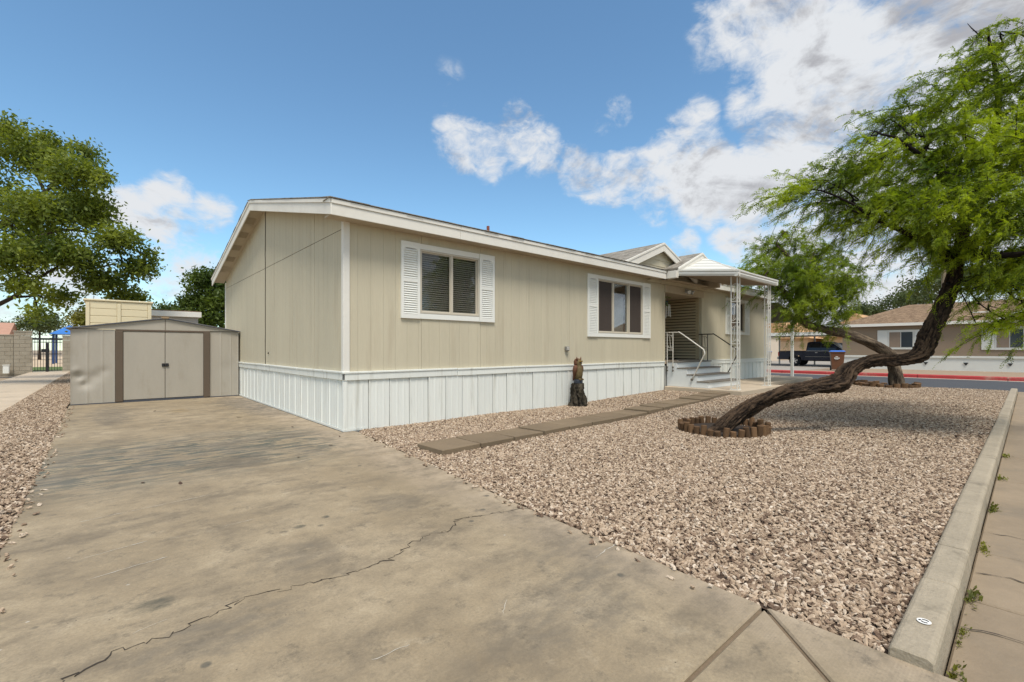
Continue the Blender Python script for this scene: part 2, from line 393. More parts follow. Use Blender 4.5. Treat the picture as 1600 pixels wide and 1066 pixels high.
def cat_spline(P, n=10):
    P = [Vector(p) for p in P]; P = [P[0]*2-P[1]]+P+[P[-1]*2-P[-2]]; out = []
    for i in range(1, len(P)-2):
        for k in range(n):
            t = k/n; a, b, c, d = P[i-1], P[i], P[i+1], P[i+2]
            out.append(.5*((2*b)+(c-a)*t+(2*a-5*b+4*c-d)*t*t+(3*b-a-3*c+d)*t**3))
    out.append(P[-2]); return out

# ---------------------------------------------------------------- the setting: ground sheets
def sheet(name, poly, z, material, parent=None):
    m = MB(); m.v = [(x, y, z) for x, y in poly]; m.f = [tuple(range(len(poly)))]
    o = m.build(name, material, parent)
    if o.data.polygons[0].normal.z < 0: o.data.flip_normals()
    if parent is None: o['kind'] = 'structure'
    return o
GROUND = mat('dry_ground', (.30, .235, .165), .95, .2, .35, .12, .3, 20, (1, 1, 1), .4, (.17, .16, .08), .25)
sheet('ground', [(-900, -900), (900, -900), (900, 900), (-900, 900)], -.26, GROUND)
ASPH = mat('asphalt', (.060, .063, .068), .85, .12, .8, .1, .3, 80)
sheet('road', [(17.6, -60), (27.1, -60), (27.1, 90), (17.6, 90)], -.20, ASPH)
# neighbour's lot behind the red kerb
YARD = mat('neighbour_yard_dirt', (.30, .22, .15), .95, .2, 1.5, .15, .4, 40)
DRV2 = mat('neighbour_driveway_concrete', (.30, .27, .23), .9, .12, 1, .08)
m = MB(); m.box(27.32, 140, -60, 90, -.30, -.105); yd = m.build('neighbour_lot', YARD); yd['kind'] = 'structure'
sheet('neighbour_driveway', [(27.4, 2.6), (60, 2.6), (60, 13), (27.4, 13)], -.10, DRV2)
rk = structure('red_kerb'); RED = mat('red_kerb_paint', (.38, .04, .04), .7, .2, 2, .15, 0, 60, (1, 1, 1), .7, (.34, .2, .15), 1.6)
GUT = mat('gutter_concrete', (.50, .44, .36), .85, .1)
for k in range(12):
    y0 = -12+k*3.0
    me = MB().prism([(0, -.24), (.20, -.24), (.20, -.02), (.045, -.02), (.0, -.06)], 1, y0+.01, y0+2.99)
    place('kerb_stone', me.mesh('kerb_stone'), RED, rk, (27.1, 0, 0))
    place('gutter', MB().box(26.8, 27.095, y0+.01, y0+2.99, -.24, -.19).mesh('gutter'), GUT, rk)

# driveway: three cast slabs with open joints over a dark bed
dv = structure('driveway')
MB().box(-3.0, -.32, -11.9, 6.88, -.2, -.014).build('joint_bed', mat('joint_sand', (.17, .125, .08), .95, .25, 8, .2), dv)
def slab(poly, top=0., bot=-.15, name='slab', material=DRIVE, parent=dv, bevel=.008):
    m = MB(); m.prism(poly, 2, bot, top); return m.build(name, material, parent, bevel=bevel)
slab([(-3.07, -2.6), (-3.03, -5.788), (-.285, -5.788), (-.20, -4.0), (.15, -.16), (.13, -.04), (-.03, -.04), (-.03, 6.93), (-3.2, 6.93), (-3.19, 6.1)])
slab([(-3.03, -5.806), (-.310, -5.806), (-.70, -6.196), (-1.6, -7.096), (-3.0, -12), (-3.05, -12)])
slab([(-.285, -5.806), (-.28, -6.46), (-.28, -12), (-2.9, -12), (-1.585, -7.106)])
# the long wandering crack, a real groove filled with dirt shown as a thin dark sliver
ck = [(-2.80, -4.36), (-2.55, -4.22), (-2.38, -4.23), (-2.1, -4.11), (-1.85, -4.17), (-1.58, -4.22), (-1.35, -4.19), (-1.12, -4.05), (-.9, -4.07), (-.72, -3.95), (-.5, -4.03), (-.33, -4.07), (-.19, -4.10)]
def sliver(name, pts, wd, material, parent, z=.002, jit=.02, step=.035):
    m = MB(); L = []
    for (a, b) in zip(pts[:-1], pts[1:]):
        n = max(2, int(math.dist(a, b)/step))
        for i in range(n): L.append((a[0]+(b[0]-a[0])*i/n+random.gauss(0, jit*.45), a[1]+(b[1]-a[1])*i/n+random.gauss(0, jit*.45)))
    L.append(pts[-1])
    for i, p in enumerate(L):
        q = L[min(i+1, len(L)-1)]; r = L[max(i-1, 0)]; dx, dy = q[0]-r[0], q[1]-r[1]; l = math.hypot(dx, dy) or 1
        ww = wd*random.choice((.4, .6, .9, 1.2, 1.5))*random.uniform(.6, 1.1)*(.3 if i in (0, len(L)-1) else 1)
        m.v += [(p[0]-dy/l*ww, p[1]+dx/l*ww, z), (p[0]+dy/l*ww, p[1]-dx/l*ww, z)]
        if i: b = 2*i; m.f.append((b-2, b-1, b+1, b))
    return m.build(name, material, parent)
CRK = mat('crack_dirt', (.045, .036, .028), .95)
sliver('crack', ck, .0032, CRK, dv, .002, .03, .02)
sliver('crack', [(-3.0, .2), (-2.2, .33), (-1.2, .18), (-.4, .27), (.1, .2)], .0025, CRK, dv)
SCR = mat('white_scrape', (.50, .46, .39), .8)
for (x, y, l, a) in ((-1.05, -1.45, .34, 20), (-2.35, -2.2, .8, 8), (-2.55, -3.0, .3, 12), (-2.5, -3.35, .35, 10), (-2.45, -4.1, .12, 15), (-1.75, -4.95, .16, -3), (-1.2, -5.0, .12, 40), (-.36, -4.95, .25, 8), (-.2, -5.05, .22, 60), (-1.9, -3.0, .2, 4), (-.75, -.55, .5, 2)):
    c, s_ = math.cos(rad(a)), math.sin(rad(a))
    sliver('scrape', [(x-l/2*c, y-l/2*s_), (x, y+.006), (x+l/2*c, y+l/2*s_)], .0024, SCR, dv, .0025, .008, .02)

# gravel beds (one sheet each, gently rising to the porch) with crushed stone scattered on it
def ss(a, b, x):
    t = min(1, max(0, (x-a)/(b-a))); return t*t*(3-2*t)
def gz(x, y):
    return .085*ss(4.5, 8.8, x)*(1-.6*ss(12.5, 16.5, x))*(.45+.55*ss(-4.5, -1.5, y)) + .012*math.sin(x*1.7+y*.9)*math.sin(y*1.3-x*.4) - .012 - .13*ss(16.6, 17.5, x)
def gravel_group(seed, dens, keep=True):
    g = bpy.data.node_groups.new('stone_scatter', 'GeometryNodeTree')
    g.interface.new_socket('Geometry', in_out='INPUT', socket_type='NodeSocketGeometry'); g.interface.new_socket('Geometry', in_out='OUTPUT', socket_type='NodeSocketGeometry')
    N = g.nodes.new; L = g.links.new
    gi = N('NodeGroupInput'); go = N('NodeGroupOutput')
    dp = N('GeometryNodeDistributePointsOnFaces'); dp.inputs['Density'].default_value = dens; dp.inputs['Seed'].default_value = seed
    L(gi.outputs[0], dp.inputs['Mesh'])
    jn = N('GeometryNodeJoinGeometry')
    for k in range(6):
        ico = N('GeometryNodeMeshIcoSphere'); ico.inputs['Radius'].default_value = 1; ico.inputs['Subdivisions'].default_value = 2
        nz = N('ShaderNodeTexNoise'); nz.noise_dimensions = '4D'; nz.inputs['W'].default_value = 3.7*k+1; nz.inputs['Scale'].default_value = 1.05; nz.inputs['Detail'].default_value = .5
        sb = N('ShaderNodeVectorMath'); sb.operation = 'SUBTRACT'; sb.inputs[1].default_value = (.5, .5, .5); L(nz.outputs[1], sb.inputs[0])
        sc = N('ShaderNodeVectorMath'); sc.operation = 'SCALE'; sc.inputs['Scale'].default_value = 2.3; L(sb.outputs[0], sc.inputs[0])
        sp = N('GeometryNodeSetPosition'); L(ico.outputs[0], sp.inputs[0]); L(sc.outputs[0], sp.inputs['Offset'])
        sm_ = N('GeometryNodeSetMaterial'); sm_.inputs['Material'].default_value = STONE; L(sp.outputs[0], sm_.inputs[0])
        ti = N('GeometryNodeGeometryToInstance'); L(sm_.outputs[0], ti.inputs[0]); L(ti.outputs[0], jn.inputs[0])
    ip = N('GeometryNodeInstanceOnPoints'); L(dp.outputs['Points'], ip.inputs['Points']); L(jn.outputs[0], ip.inputs['Instance'])
    ip.inputs['Pick Instance'].default_value = True
    rv = N('FunctionNodeRandomValue'); rv.data_type = 'FLOAT_VECTOR'; rv.inputs[0].default_value = (-.7, -.7, 0); rv.inputs[1].default_value = (.7, .7, 6.28); rv.inputs['Seed'].default_value = seed+3
    L(rv.outputs[0], ip.inputs['Rotation'])
    sv = N('FunctionNodeRandomValue'); sv.data_type = 'FLOAT_VECTOR'; sv.inputs[0].default_value = (.008, .0055, .0045); sv.inputs[1].default_value = (.0235, .0135, .0095); sv.inputs['Seed'].default_value = seed+9
    L(sv.outputs[0], ip.inputs['Scale'])
    ri = N('FunctionNodeRandomValue'); ri.data_type = 'INT'; ri.inputs[4].default_value = 0; ri.inputs[5].default_value = 5; ri.inputs['Seed'].default_value = seed+5
    L(ri.outputs[2], ip.inputs['Instance Index'])
    tr = N('GeometryNodeTranslateInstances'); L(ip.outputs[0], tr.inputs[0])
    tv = N('FunctionNodeRandomValue'); tv.data_type = 'FLOAT_VECTOR'; tv.inputs[0].default_value = (0, 0, .0); tv.inputs[1].default_value = (0, 0, .014); tv.inputs['Seed'].default_value = seed+11
    L(tv.outputs[0], tr.inputs['Translation']); tr.inputs['Local Space'].default_value = False
    j2 = N('GeometryNodeJoinGeometry'); L(tr.outputs[0], j2.inputs[0]); L(j2.outputs[0], go.inputs[0])
    if keep: L(gi.outputs[0], j2.inputs[0])
    return g
def inpoly(x, y, P):
    c = False
    for i in range(len(P)):
        (x1, y1), (x2, y2) = P[i], P[i-1]
        if (y1 > y) != (y2 > y) and x < (x2-x1)*(y-y1)/(y2-y1)+x1: c = not c
    return c
def gravel(name, rows, cells, seed, dens, holes=None):
    # rows: list of (x, ymin, ymax); a clean grid that follows the edges
    m = MB(); n = cells
    for (x, a, b) in rows:
        for j in range(n+1):
            y = a+(b-a)*j/n; m.v.append((x, y, gz(x, y)))
    for i in range(len(rows)-1):
        for j in range(n):
            q = (i*(n+1)+j, (i+1)*(n+1)+j, (i+1)*(n+1)+j+1, i*(n+1)+j+1)
            if holes and holes(sum(m.v[k][0] for k in q)/4, sum(m.v[k][1] for k in q)/4): continue
            m.f.append(q)
    o = m.build(name, SOIL); o['kind'] = 'stuff'
    md = o.modifiers.new('stones', 'NODES'); md.node_group = gravel_group(seed, dens)
    return o
def drv_edge(x):     # Y of the driveway's right edge for a given X
    P = [(-.285, -5.8), (-.20, -4.0), (.15, -.16)]
    if x <= P[0][0]: return -5.8
    for (a, b), (c, d) in zip(P[:-1], P[1:]):
        if x <= c: return b+(d-b)*(x-a)/(c-a)
    return -.02
xs = [-.28, -.26, -.23, -.2, -.15, -.1, -.05, 0, .05, .1, .15]
rows = [(x, -6.25, min(drv_edge(x)-.0, -.0)) for x in xs]
x = .3
while x < 5.06: rows.append((round(x, 3), -6.25, -.0)); x += .25
NEAR = gravel('gravel_bed', rows, 26, 3, 3300)
rows = []
x = rows and 0 or 5.05
while x < 17.6: rows.append((round(x, 3), -6.25, -.0)); x += .35
FAR = gravel('gravel_bed', rows, 22, 17, 2100, lambda x, y: (8.75 < x < 16.9 and y > (-2.0 if x < 11.5 else -1.25)))
tag(NEAR, 'pinkish tan crushed gravel yard between driveway, kerb and leaning tree', 'gravel'); tag(FAR, 'pinkish gravel yard beyond the leaning tree reaching the road', 'gravel')
rows = []; x = -4.08
while x < -3.05: rows.append((x, -2.6 if x > -3.1 else -9, 27)); x += .11
def gravel_left():
    m = MB(); R_ = []
    y = -6
    ys = []
    while y < 27.5: ys.append(y); y += .4
    for y in ys:
        xr = -3.06-.13*(y+2.6)/8.7 if y < 6.1 else -3.22
        for j in range(6): m.v.append((-4.09+(xr+4.09)*j/5, y, .004*math.sin(3*y+j)-.005))
    for i in range(len(ys)-1):
        for j in range(5): b = i*6+j; m.f.append((b, b+1, b+7, b+6))
    o = m.build('gravel_strip', SOIL); o['kind'] = 'stuff'
    md = o.modifiers.new('stones', 'NODES'); md.node_group = gravel_group(41, 1900)
    return tag(o, 'narrow gravel strip between driveway, shed and the side path', 'gravel')
gravel_left()
# stray stones kicked onto the concrete along both edges of the drive
def stray(label, pts, z, seed, dens):
    m = MB()
    for (x0, x1, y) in pts: m.v += [(x0, y, z), (x1, y, z)]
    m.f = [(2*i, 2*i+1, 2*i+3, 2*i+2) for i in range(len(pts)-1)]
    o = m.build('stray_stones', STONE); o['kind'] = 'stuff'; md = o.modifiers.new('stones', 'NODES'); md.node_group = gravel_group(seed, dens, False)
    return tag(o, label, 'gravel')
stray('loose stones scattered on the driveway edge beside the gravel yard', [(-.42, -.29, -5.7), (-.30, -.21, -4), (-.12, -.02, -2.2), (.03, .13, -.4)], .004, 61, 130)
stray('loose stones scattered on the driveway edge by the narrow strip', [(-3.05, -2.93, -4), (-3.07, -2.96, -2.6), (-3.15, -3.05, 3), (-3.2, -3.1, 6.5)], .004, 67, 110)
# side path to the gate
pt = structure('side_path')
for k in range(16):
    y0 = -6+k*2.2
    place('slab', MB().box(-5.62, -4.10, y0+.006, y0+2.194, -.15, .004).mesh('slab'), WALKC, pt, bevel=.006)
# kerb, pavement to the right
kb = structure('kerb')
ks = [-.30, .52, 1.12, 1.95, 3.1, 4.6, 6.1, 7.6, 9.1, 10.6, 12.1, 13.6, 15.1, 16.6, 17.5]
for k, (a, b) in enumerate(zip(ks[:-1], ks[1:])):
    h = .045+random.uniform(-.003, .003); d = random.uniform(-.004, .004)
    m = MB().prism([(-6.255+d, -.25), (-6.255+d, h-.012), (-6.27+d, h), (-6.372+d, h), (-6.390+d, h-.012), (-6.40+d, -.06), (-6.40+d, -.25)], 0, a+.006, b-.006)
    m.build('kerb_stone', KERBC, kb, bevel=.006)
pv = structure('pavement')
px_ = [-.27, .65, 1.45, 2.6, 3.8, 5.2, 6.8, 8.4, 10, 11.6, 13.2, 14.8, 17.5]
for a, b in zip(px_[:-1], px_[1:]):
    m = MB().box(a+.004, b-.004, -8.2, -6.405, -.25, -.052+random.uniform(-.004, .004)); m.build('slab', PAVE, pv, bevel=.008)
sliver('crack', [(.28, -6.41), (.33, -6.6), (.26, -6.75), (.31, -6.95)], .004, CRK, pv, -.046)
sliver('crack', [(1.05, -6.41), (1.1, -6.55), (1.02, -6.7)], .0035, CRK, pv, -.046)
sliver('crack', [(1.9, -6.41), (1.92, -6.7), (1.85, -6.95)], .003, CRK, pv, -.046)
# painted number disc on the kerb
kn = MB(); kn.v = [(.0+.026*math.cos(a), -6.325+.024*math.sin(a), .0495) for a in [i*math.pi/12 for i in range(24)]]; kn.f = [tuple(range(24))]
tag_o = kn.build('painted_mark', mat('white_road_paint', (.75, .74, .7), .6), kb)
ink = MB()
for pts in ([(.006, -.014), (.011, -.008), (.011, .0), (.008, .007)], [(.001, .010), (-.002, .016), (-.007, .015)], [(-.010, -.012), (-.014, -.004), (-.012, .004), (-.008, .008)]):
    ink.tube([(a, -6.325+b, .0505) for a, b in pts], .0022, 6)
ink.build('painted_digit', BLACKM, kb)

# walkway of concrete pavers up to the porch
wk = structure('walkway')
n = 15; A0 = Vector((.22, -1.98, 0)); A1 = Vector((8.85, -1.52, 0)); dirv = (A1-A0).normalized(); ang = math.atan2(dirv.y, dirv.x)
L0 = (A1-A0).length/n
pme = MB().box(-L0/2+.012, L0/2-.012, -.26, .26, -.07, 0).mesh('paver')
for k in range(n):
    c = A0+dirv*(L0*(k+.5)); z = gz(c.x, c.y)+.068+random.uniform(-.007, .008)
    o = place('paver', pme, PAVER, wk, (c.x, c.y+.10*math.sin(c.x*.7)*0, z), rot=(rad(random.uniform(-.9, .9)), rad(random.uniform(-.8, .8)), ang+rad(random.uniform(-1.6, 1.6))), bevel=.006)
# porch slab and concrete to the house end
ps = structure('porch_slab')
MB().box(8.80, 11.6, -2.06, -.02, -.1, .195).build('slab', WALKC, ps, bevel=.012)
MB().box(11.61, 17.0, -1.3, -.02, -.1, .17).build('slab', WALKC, ps, bevel=.012)
MB().box(16.25, 17.55, -.02, 12, -.2, .15).build('slab', WALKC, ps, bevel=.012)
# ---------------------------------------------------------------- the house
HW, HD = 16.2, 8.88                     # length along X, depth along Y
Z0, ZB, ZT = 0.0, .87, 3.10             # ground, top of band, wall top
RY = 4.44; RS = .238                    # ridge line, roof slope
def roofz(y): return 3.27+RS*(min(y, 2*RY-y)+.30)
house = thing('mobile_home', 'long beige manufactured home with white skirting and low grey shingle roof', 'house', (HW/2, HD/2, 0))
def strips(x0, x1, z0, z1, openings, step, gap):
    """rectangles of grooved siding between x0 and x1, cut round the openings"""
    out = []; xs = [x0]; k = math.floor(x0/step)+1
    while k*step < x1-.01: xs.append(k*step); k += 1
    xs.append(x1)
    for a, b in zip(xs[:-1], xs[1:]):
        ca, cb = a+gap/2, b-gap/2
        br = sorted({ca, cb}|{e for o in openings for e in (o[0], o[1]) if ca < e < cb})
        for p, q in zip(br[:-1], br[1:]):
            mid = (p+q)/2; zz = [(z0, z1)]
            for o in openings:
                if o[0] <= mid <= o[1]:
                    nz = []
                    for s0, s1 in zz:
                        if o[2] > s0: nz.append((s0, min(s1, o[2])))
                        if o[3] < s1: nz.append((max(s0, o[3]), s1))
                    zz = nz
            for s0, s1 in zz:
                if s1-s0 > .005: out.append((p, q, s0, s1))
    return out
WIN = {1: (1.24, 2.46, 1.79, 2.84), 2: (5.90, 7.75, 1.58, 2.84), 3: (13.02, 14.12, 1.80, 2.82)}
GROOVE = mat('groove_shadow_paint', (.34, .285, .2), .9)
def long_wall(x0, x1, ops, pw=1.22):
    a = x0
    while a < x1-.02:
        b = min(x1, a+pw)
        if x1-b < .3: b = x1
        RR = strips(a+.0015, b-.0015, ZB-.02, ZT+.06, ops, .2033, .0022)
        cut = any(o[0] < a+.01 and o[1] > b-.01 for o in ops)
        for part in ((0, 1) if cut else (None,)):
            m = MB()
            for (p, q, s0, s1) in RR:
                if part is None or (s0 > 2) == bool(part): m.box(p, q, 0, .014, s0, s1)
            if m.v: m.build('siding_panel', SIDING, house)
        a = b
    m = MB()
    for (p, q, s0, s1) in strips(x0, x1, .3, ZT+.07, ops, 99, 0): m.box(p, q, .0145, .10, s0, s1)
    m.build('wall_core', GROOVE, house)
long_wall(.06, 8.80, [WIN[1], WIN[2]])
long_wall(11.03, HW-.06, [WIN[3]])
# ---- gable end wall (X = 0)
def gable_panel(y0, y1, lo, step=.2033):
    m = MB(); y = y0
    while y < y1-.01:
        e = min(y1, y+step)
        a, b = y+.0015, e-.0015
        za, zb = roofz(a)-.09, roofz(b)-.09
        if lo: m.box(0, .014, a, b, ZB-.02, 2.965)
        elif min(za, zb) > 2.99:
            if a < RY < b: m.prism([(a, 2.975), (b, 2.975), (b, zb), (RY, roofz(RY)-.09), (a, za)], 0, 0, .014)
            else: m.prism([(a, 2.975), (b, 2.975), (b, zb), (a, za)], 0, 0, .014)
        y = e
    return m
segs = [.05, 1.28, 2.5, 3.72, 4.425, 5.65, 6.87, 8.09, HD-.05]
for a, b in zip(segs[:-1], segs[1:]):
    gable_panel(a+.003, b-.003, True).build('siding_panel', SIDING, house)
    gable_panel(a+.003, b-.003, False).build('siding_panel', SIDING, house)
MB().prism([(.02, .3), (HD-.02, .3), (HD-.02, roofz(HD)-.1), (RY, roofz(RY)-.1), (.02, roofz(0)-.1)], 0, .016, .10).build('wall_core', GROOVE, house)
SEAM = mat('seam_caulk', (.05, .042, .03), .9)
cb = MB(); 
pts = [(-.004, 4.425+random.gauss(0, .006), z) for z in np.linspace(.86, 4.2, 26)]
cb.tube(pts, .009, 6); cb.build('seam_cable', SEAM, house)
MB().box(.004, .012, .06, HD-.06, 2.962, 2.978).build('seam', SEAM, house)
# far end + rear
MB().prism([(.02, .3), (HD-.02, .3), (HD-.02, roofz(HD)-.1), (RY, roofz(RY)-.1), (.02, roofz(0)-.1)], 0, HW-.1, HW-.01).build('end_wall', SIDING, house)
MB().box(.1, HW-.1, HD-.1, HD-.01, .3, ZT+.06).build('rear_wall', SIDING, house)
# corner posts
for (x0, x1, y0, y1) in ((-.022, .075, -.022, .062), (HW-.075, HW+.02, -.02, .06), (-.02, .06, HD-.055, HD+.02)):
    MB().box(x0, x1, y0, y1, ZB-.01, ZT+.03).build('corner_trim', TRIMW, house, bevel=.005)
MB().box(8.775, 8.86, -.012, .075, ZB-.01, ZT-.02).build('corner_trim', SIDING, house, bevel=.004)
MB().box(10.97, 11.06, -.012, .075, ZB-.01, ZT-.02).build('corner_trim', SIDING, house, bevel=.004)
# ---- skirting panels: ribbed sheet metal, each panel its own piece
def rib_panel(w_):
    m = MB(); prof = []
    k = 3; u = w_/k
    for i in range(k):
        b = i*u
        prof += ([(b+.004, .0), (b+.008, -.014), (b+.022, -.014), (b+.028, -.002)] if i == 0 else [(b, -.002), (b+.010, -.0055), (b+.03, -.0055), (b+.04, -.002)])
    prof.append((w_-.004, -.002))
    n = len(prof)
    for z in (0, 1): m.v += [(x, y, z) for x, y in prof]
    m.f = [(i, i+1, n+i+1, n+i) for i in range(n-1)]
    return m.mesh('skirt_panel', fix=False)
PW = .345; rp = rib_panel(PW)
def skirt_run(start, dirx, length, z0f, z1=.79):
    k = 0; d = Vector(dirx)
    while k*PW < length-.02:
        c = Vector(start)+d*(k*PW); zb = z0f(c)
        me = rp
        o = place('skirt_panel', me, SKIRTW, house, (c.x, c.y, zb), rot=(rad(random.uniform(-.5, .5)), 0, math.atan2(d.y, d.x)))
        o.scale = (min(1, (length-k*PW)/PW), 1, z1-zb); k += 1
skirt_run((.02, -.004, 0), (1, 0, 0), 8.78, lambda c: gz(c.x, -.05)-.03)
skirt_run((11.05, -.004, 0), (1, 0, 0), 5.15, lambda c: .165)
skirt_run((-.004, 8.86, 0), (0, -1, 0), 8.84, lambda c: .004)
MB().box(.012, HW-.1, .012, HD-.1, -.1, .75).build('skirt_core', mat('skirt_core_dark', (.3, .3, .28), .9), house)
MB().box(-.021, .03, -.021, .03, 0, .79).build('skirt_corner', SKIRTW, house, bevel=.004)
MB().box(-.026, -.018, .0, 8.86, .003, .035).build('skirt_track', SKIRTW, house); MB().box(-.026, .35, -.026, -.019, -.0, .03).build('skirt_track', SKIRTW, house)
# ---- white band over the skirting, in lengths
def band(a, b, axis):
    tilt = random.uniform(-.004, .004)
    for (lo, hi, pr) in ((.745, .845, .030), (.845, .875, .042)):
        m = MB()
        if axis == 0: m.hexa([(a, -pr, lo+tilt), (b, -pr, lo-tilt), (b, -.002, lo-tilt), (a, -.002, lo+tilt), (a, -pr, hi+tilt), (b, -pr, hi-tilt), (b, -.002, hi-tilt), (a, -.002, hi+tilt)])
        else: m.hexa([(-pr, a, lo+tilt), (-.002, a, lo+tilt), (-.002, b, lo-tilt), (-pr, b, lo-tilt), (-pr, a, hi+tilt), (-.002, a, hi+tilt), (-.002, b, hi-tilt), (-pr, b, hi-tilt)])
        m.build('band_trim', SKIRTW, house, bevel=.004)
for a, b in ((-.03, 1.97), (1.98, 3.6), (3.61, 5.05), (5.06, 6.8), (6.81, 8.80), (11.06, 13.4), (13.41, HW)): band(a, b, 0)
for a, b in ((-.03, 2.1), (2.115, 4.38), (4.40, 6.5), (6.51, HD)): band(a, b, 1)
# ---- windows with shutters
def shutter(x0, x1, z0, z1, parent, y=-.002):
    m = MB(); t = .032; e = .045
    m.box(x0, x0+e, y-t, y, z0, z1); m.box(x1-e, x1, y-t, y, z0, z1); m.box(x0+e, x1-e, y-t, y, z0, z0+.07); m.box(x0+e, x1-e, y-t, y, z1-.10, z1)
    zm = z0+(z1-z0)*.50; m.box(x0+e, x1-e, y-t, y, zm-.03, zm+.03)
    m.box(x0+e, x1-e, y-.010, y, z0+.05, z1-.05)
    for (a, b) in ((z0+.075, zm-.035), (zm+.035, z1-.105)):
        k = int((b-a)/.036)
        for i in range(k):
            z = a+(b-a)*i/k; h = (b-a)/k
            m.prism([(y-.011, z+.002), (y-.030, z+.002), (y-.026, z+.010), (y-.011, z+h-.002)], 0, x0+e+.001, x1-e-.001)
    # arched head
    c = (x0+x1)/2; r = (x1-x0)/2-e
    arc = [(x0+e, z1-.10), (x1-e, z1-.10)]+[(c+r*math.cos(a), z1-.135+.045*math.sin(a)) for a in np.linspace(0, math.pi, 9)]
    m.prism(arc, 1, y-t+.003, y-.009)
    return m.build('shutter', SHUTW, parent)
def window(name_parent, x0, x1, z0, z1, mulls, fill, shut=None, frame=ALU, outer=None):
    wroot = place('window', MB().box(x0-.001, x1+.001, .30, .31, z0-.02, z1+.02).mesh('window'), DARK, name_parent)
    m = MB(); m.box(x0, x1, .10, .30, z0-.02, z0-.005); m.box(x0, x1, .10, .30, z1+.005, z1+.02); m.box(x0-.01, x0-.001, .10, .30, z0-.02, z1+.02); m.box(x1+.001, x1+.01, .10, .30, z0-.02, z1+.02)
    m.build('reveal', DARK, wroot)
    fw = .032; m = MB()
    m.box(x0, x0+fw, -.025, .07, z0, z1); m.box(x1-fw, x1, -.025, .07, z0, z1); m.box(x0+fw, x1-fw, -.025, .07, z0, z0+fw); m.box(x0+fw, x1-fw, -.025, .07, z1-fw, z1)
    m.build('frame', frame, wroot, bevel=.003)
    edges = [x0+fw]+list(mulls)+[x1-fw]
    for u in mulls: MB().box(u-.02, u+.02, -.022, .06, z0+fw, z1-fw).build('mullion', frame, wroot, bevel=.003)
    for i, (a, b) in enumerate(zip(edges[:-1], edges[1:])):
        a2 = a+(.02 if i else 0); b2 = b-(.02 if i < len(edges)-2 else 0)
        sash = MB(); y = .012 if i % 2 == 0 else .032; sw = .018
        sash.box(a2, a2+sw, y-.012, y+.012, z0+fw, z1-fw); sash.box(b2-sw, b2, y-.012, y+.012, z0+fw, z1-fw); sash.box(a2+sw, b2-sw, y-.012, y+.012, z0+fw, z0+fw+sw); sash.box(a2+sw, b2-sw, y-.012, y+.012, z1-fw-sw, z1-fw)
        sash.build('sash', frame, wroot)
        kind = fill[i]
        if kind == 'screen': MB().box(a2+sw, b2-sw, y-.003, y+.003, z0+fw+sw, z1-fw-sw).build('screen', SCREENM, wroot)
        else: MB().box(a2+sw, b2-sw, y-.002, y+.002, z0+fw+sw, z1-fw-sw).build('pane', GLASS, wroot)
        if kind == 'blind':
            m = MB(); z = z0+.05
            while z < z1-.05:
                tl = random.gauss(0, .0012); sl = .027
                m.hexa([(a2, .050, z), (b2, .050, z+tl), (b2, .064, z+sl+tl), (a2, .064, z+sl), (a2, .050, z+.0015), (b2, .050, z+.0015+tl), (b2, .064, z+sl+.0015+tl), (a2, .064, z+sl+.0015)])
                z += .036
            m.build('blind', BLINDM, wroot)
        if kind == 'curtain':
            m = MB(); prof = []
            k = 40
            for j in range(k+1): prof.append((a2+(b2-a2)*(.16+.84*j/k), .14+.012*math.sin(j*1.3)))
            m.v = [(p, q, z0+.02) for p, q in prof]+[(p, q, z0+(z1-z0)*.76) for p, q in prof]
            m.f = [(j, j+1, k+2+j, k+1+j) for j in range(k)]
            m.build('curtain', mat('pale_curtain', (.26, .26, .235), .9), wroot, smooth=True)
    if outer:                            # board surround between the shutters
        ox0, ox1, oz0, oz1 = outer
        for q0, q1 in ((oz0, z0-.002), (z1+.002, oz1)): MB().box(x0, x1, -.022, -.001, q0, q1).build('casing', SHUTW, wroot, bevel=.003)
        shutter(ox0, x0-.003, oz0, oz1, wroot); shutter(x1+.003, ox1, oz0, oz1, wroot)
    return wroot
window(house, *WIN[1], [1.87], ['blind', 'blind'], outer=(.90, 2.81, 1.70, 2.93))
window(house, *WIN[2], [6.50, 7.15], ['screen', 'curtain', 'screen'], outer=(5.53, 8.10, 1.49, 2.915))
window(house, *WIN[3], [13.55], ['glass', 'screen'], outer=(12.62, 14.52, 1.70, 2.91))
# ---- roof
def roof_slab():
    m = MB(); x0, x1 = -.30, HW+.30
    y0, y1 = -.30, HD+.30; t = .05
    za, zr, zb = roofz(-.30), roofz(RY), roofz(HD+.30)
    m.prism([(y0, za-t), (RY, zr-t), (y1, zb-t), (y1, zb), (RY, zr), (y0, za)], 0, x0, x1)
    return m
roof = roof_slab().build('roof', ROOFM, house)
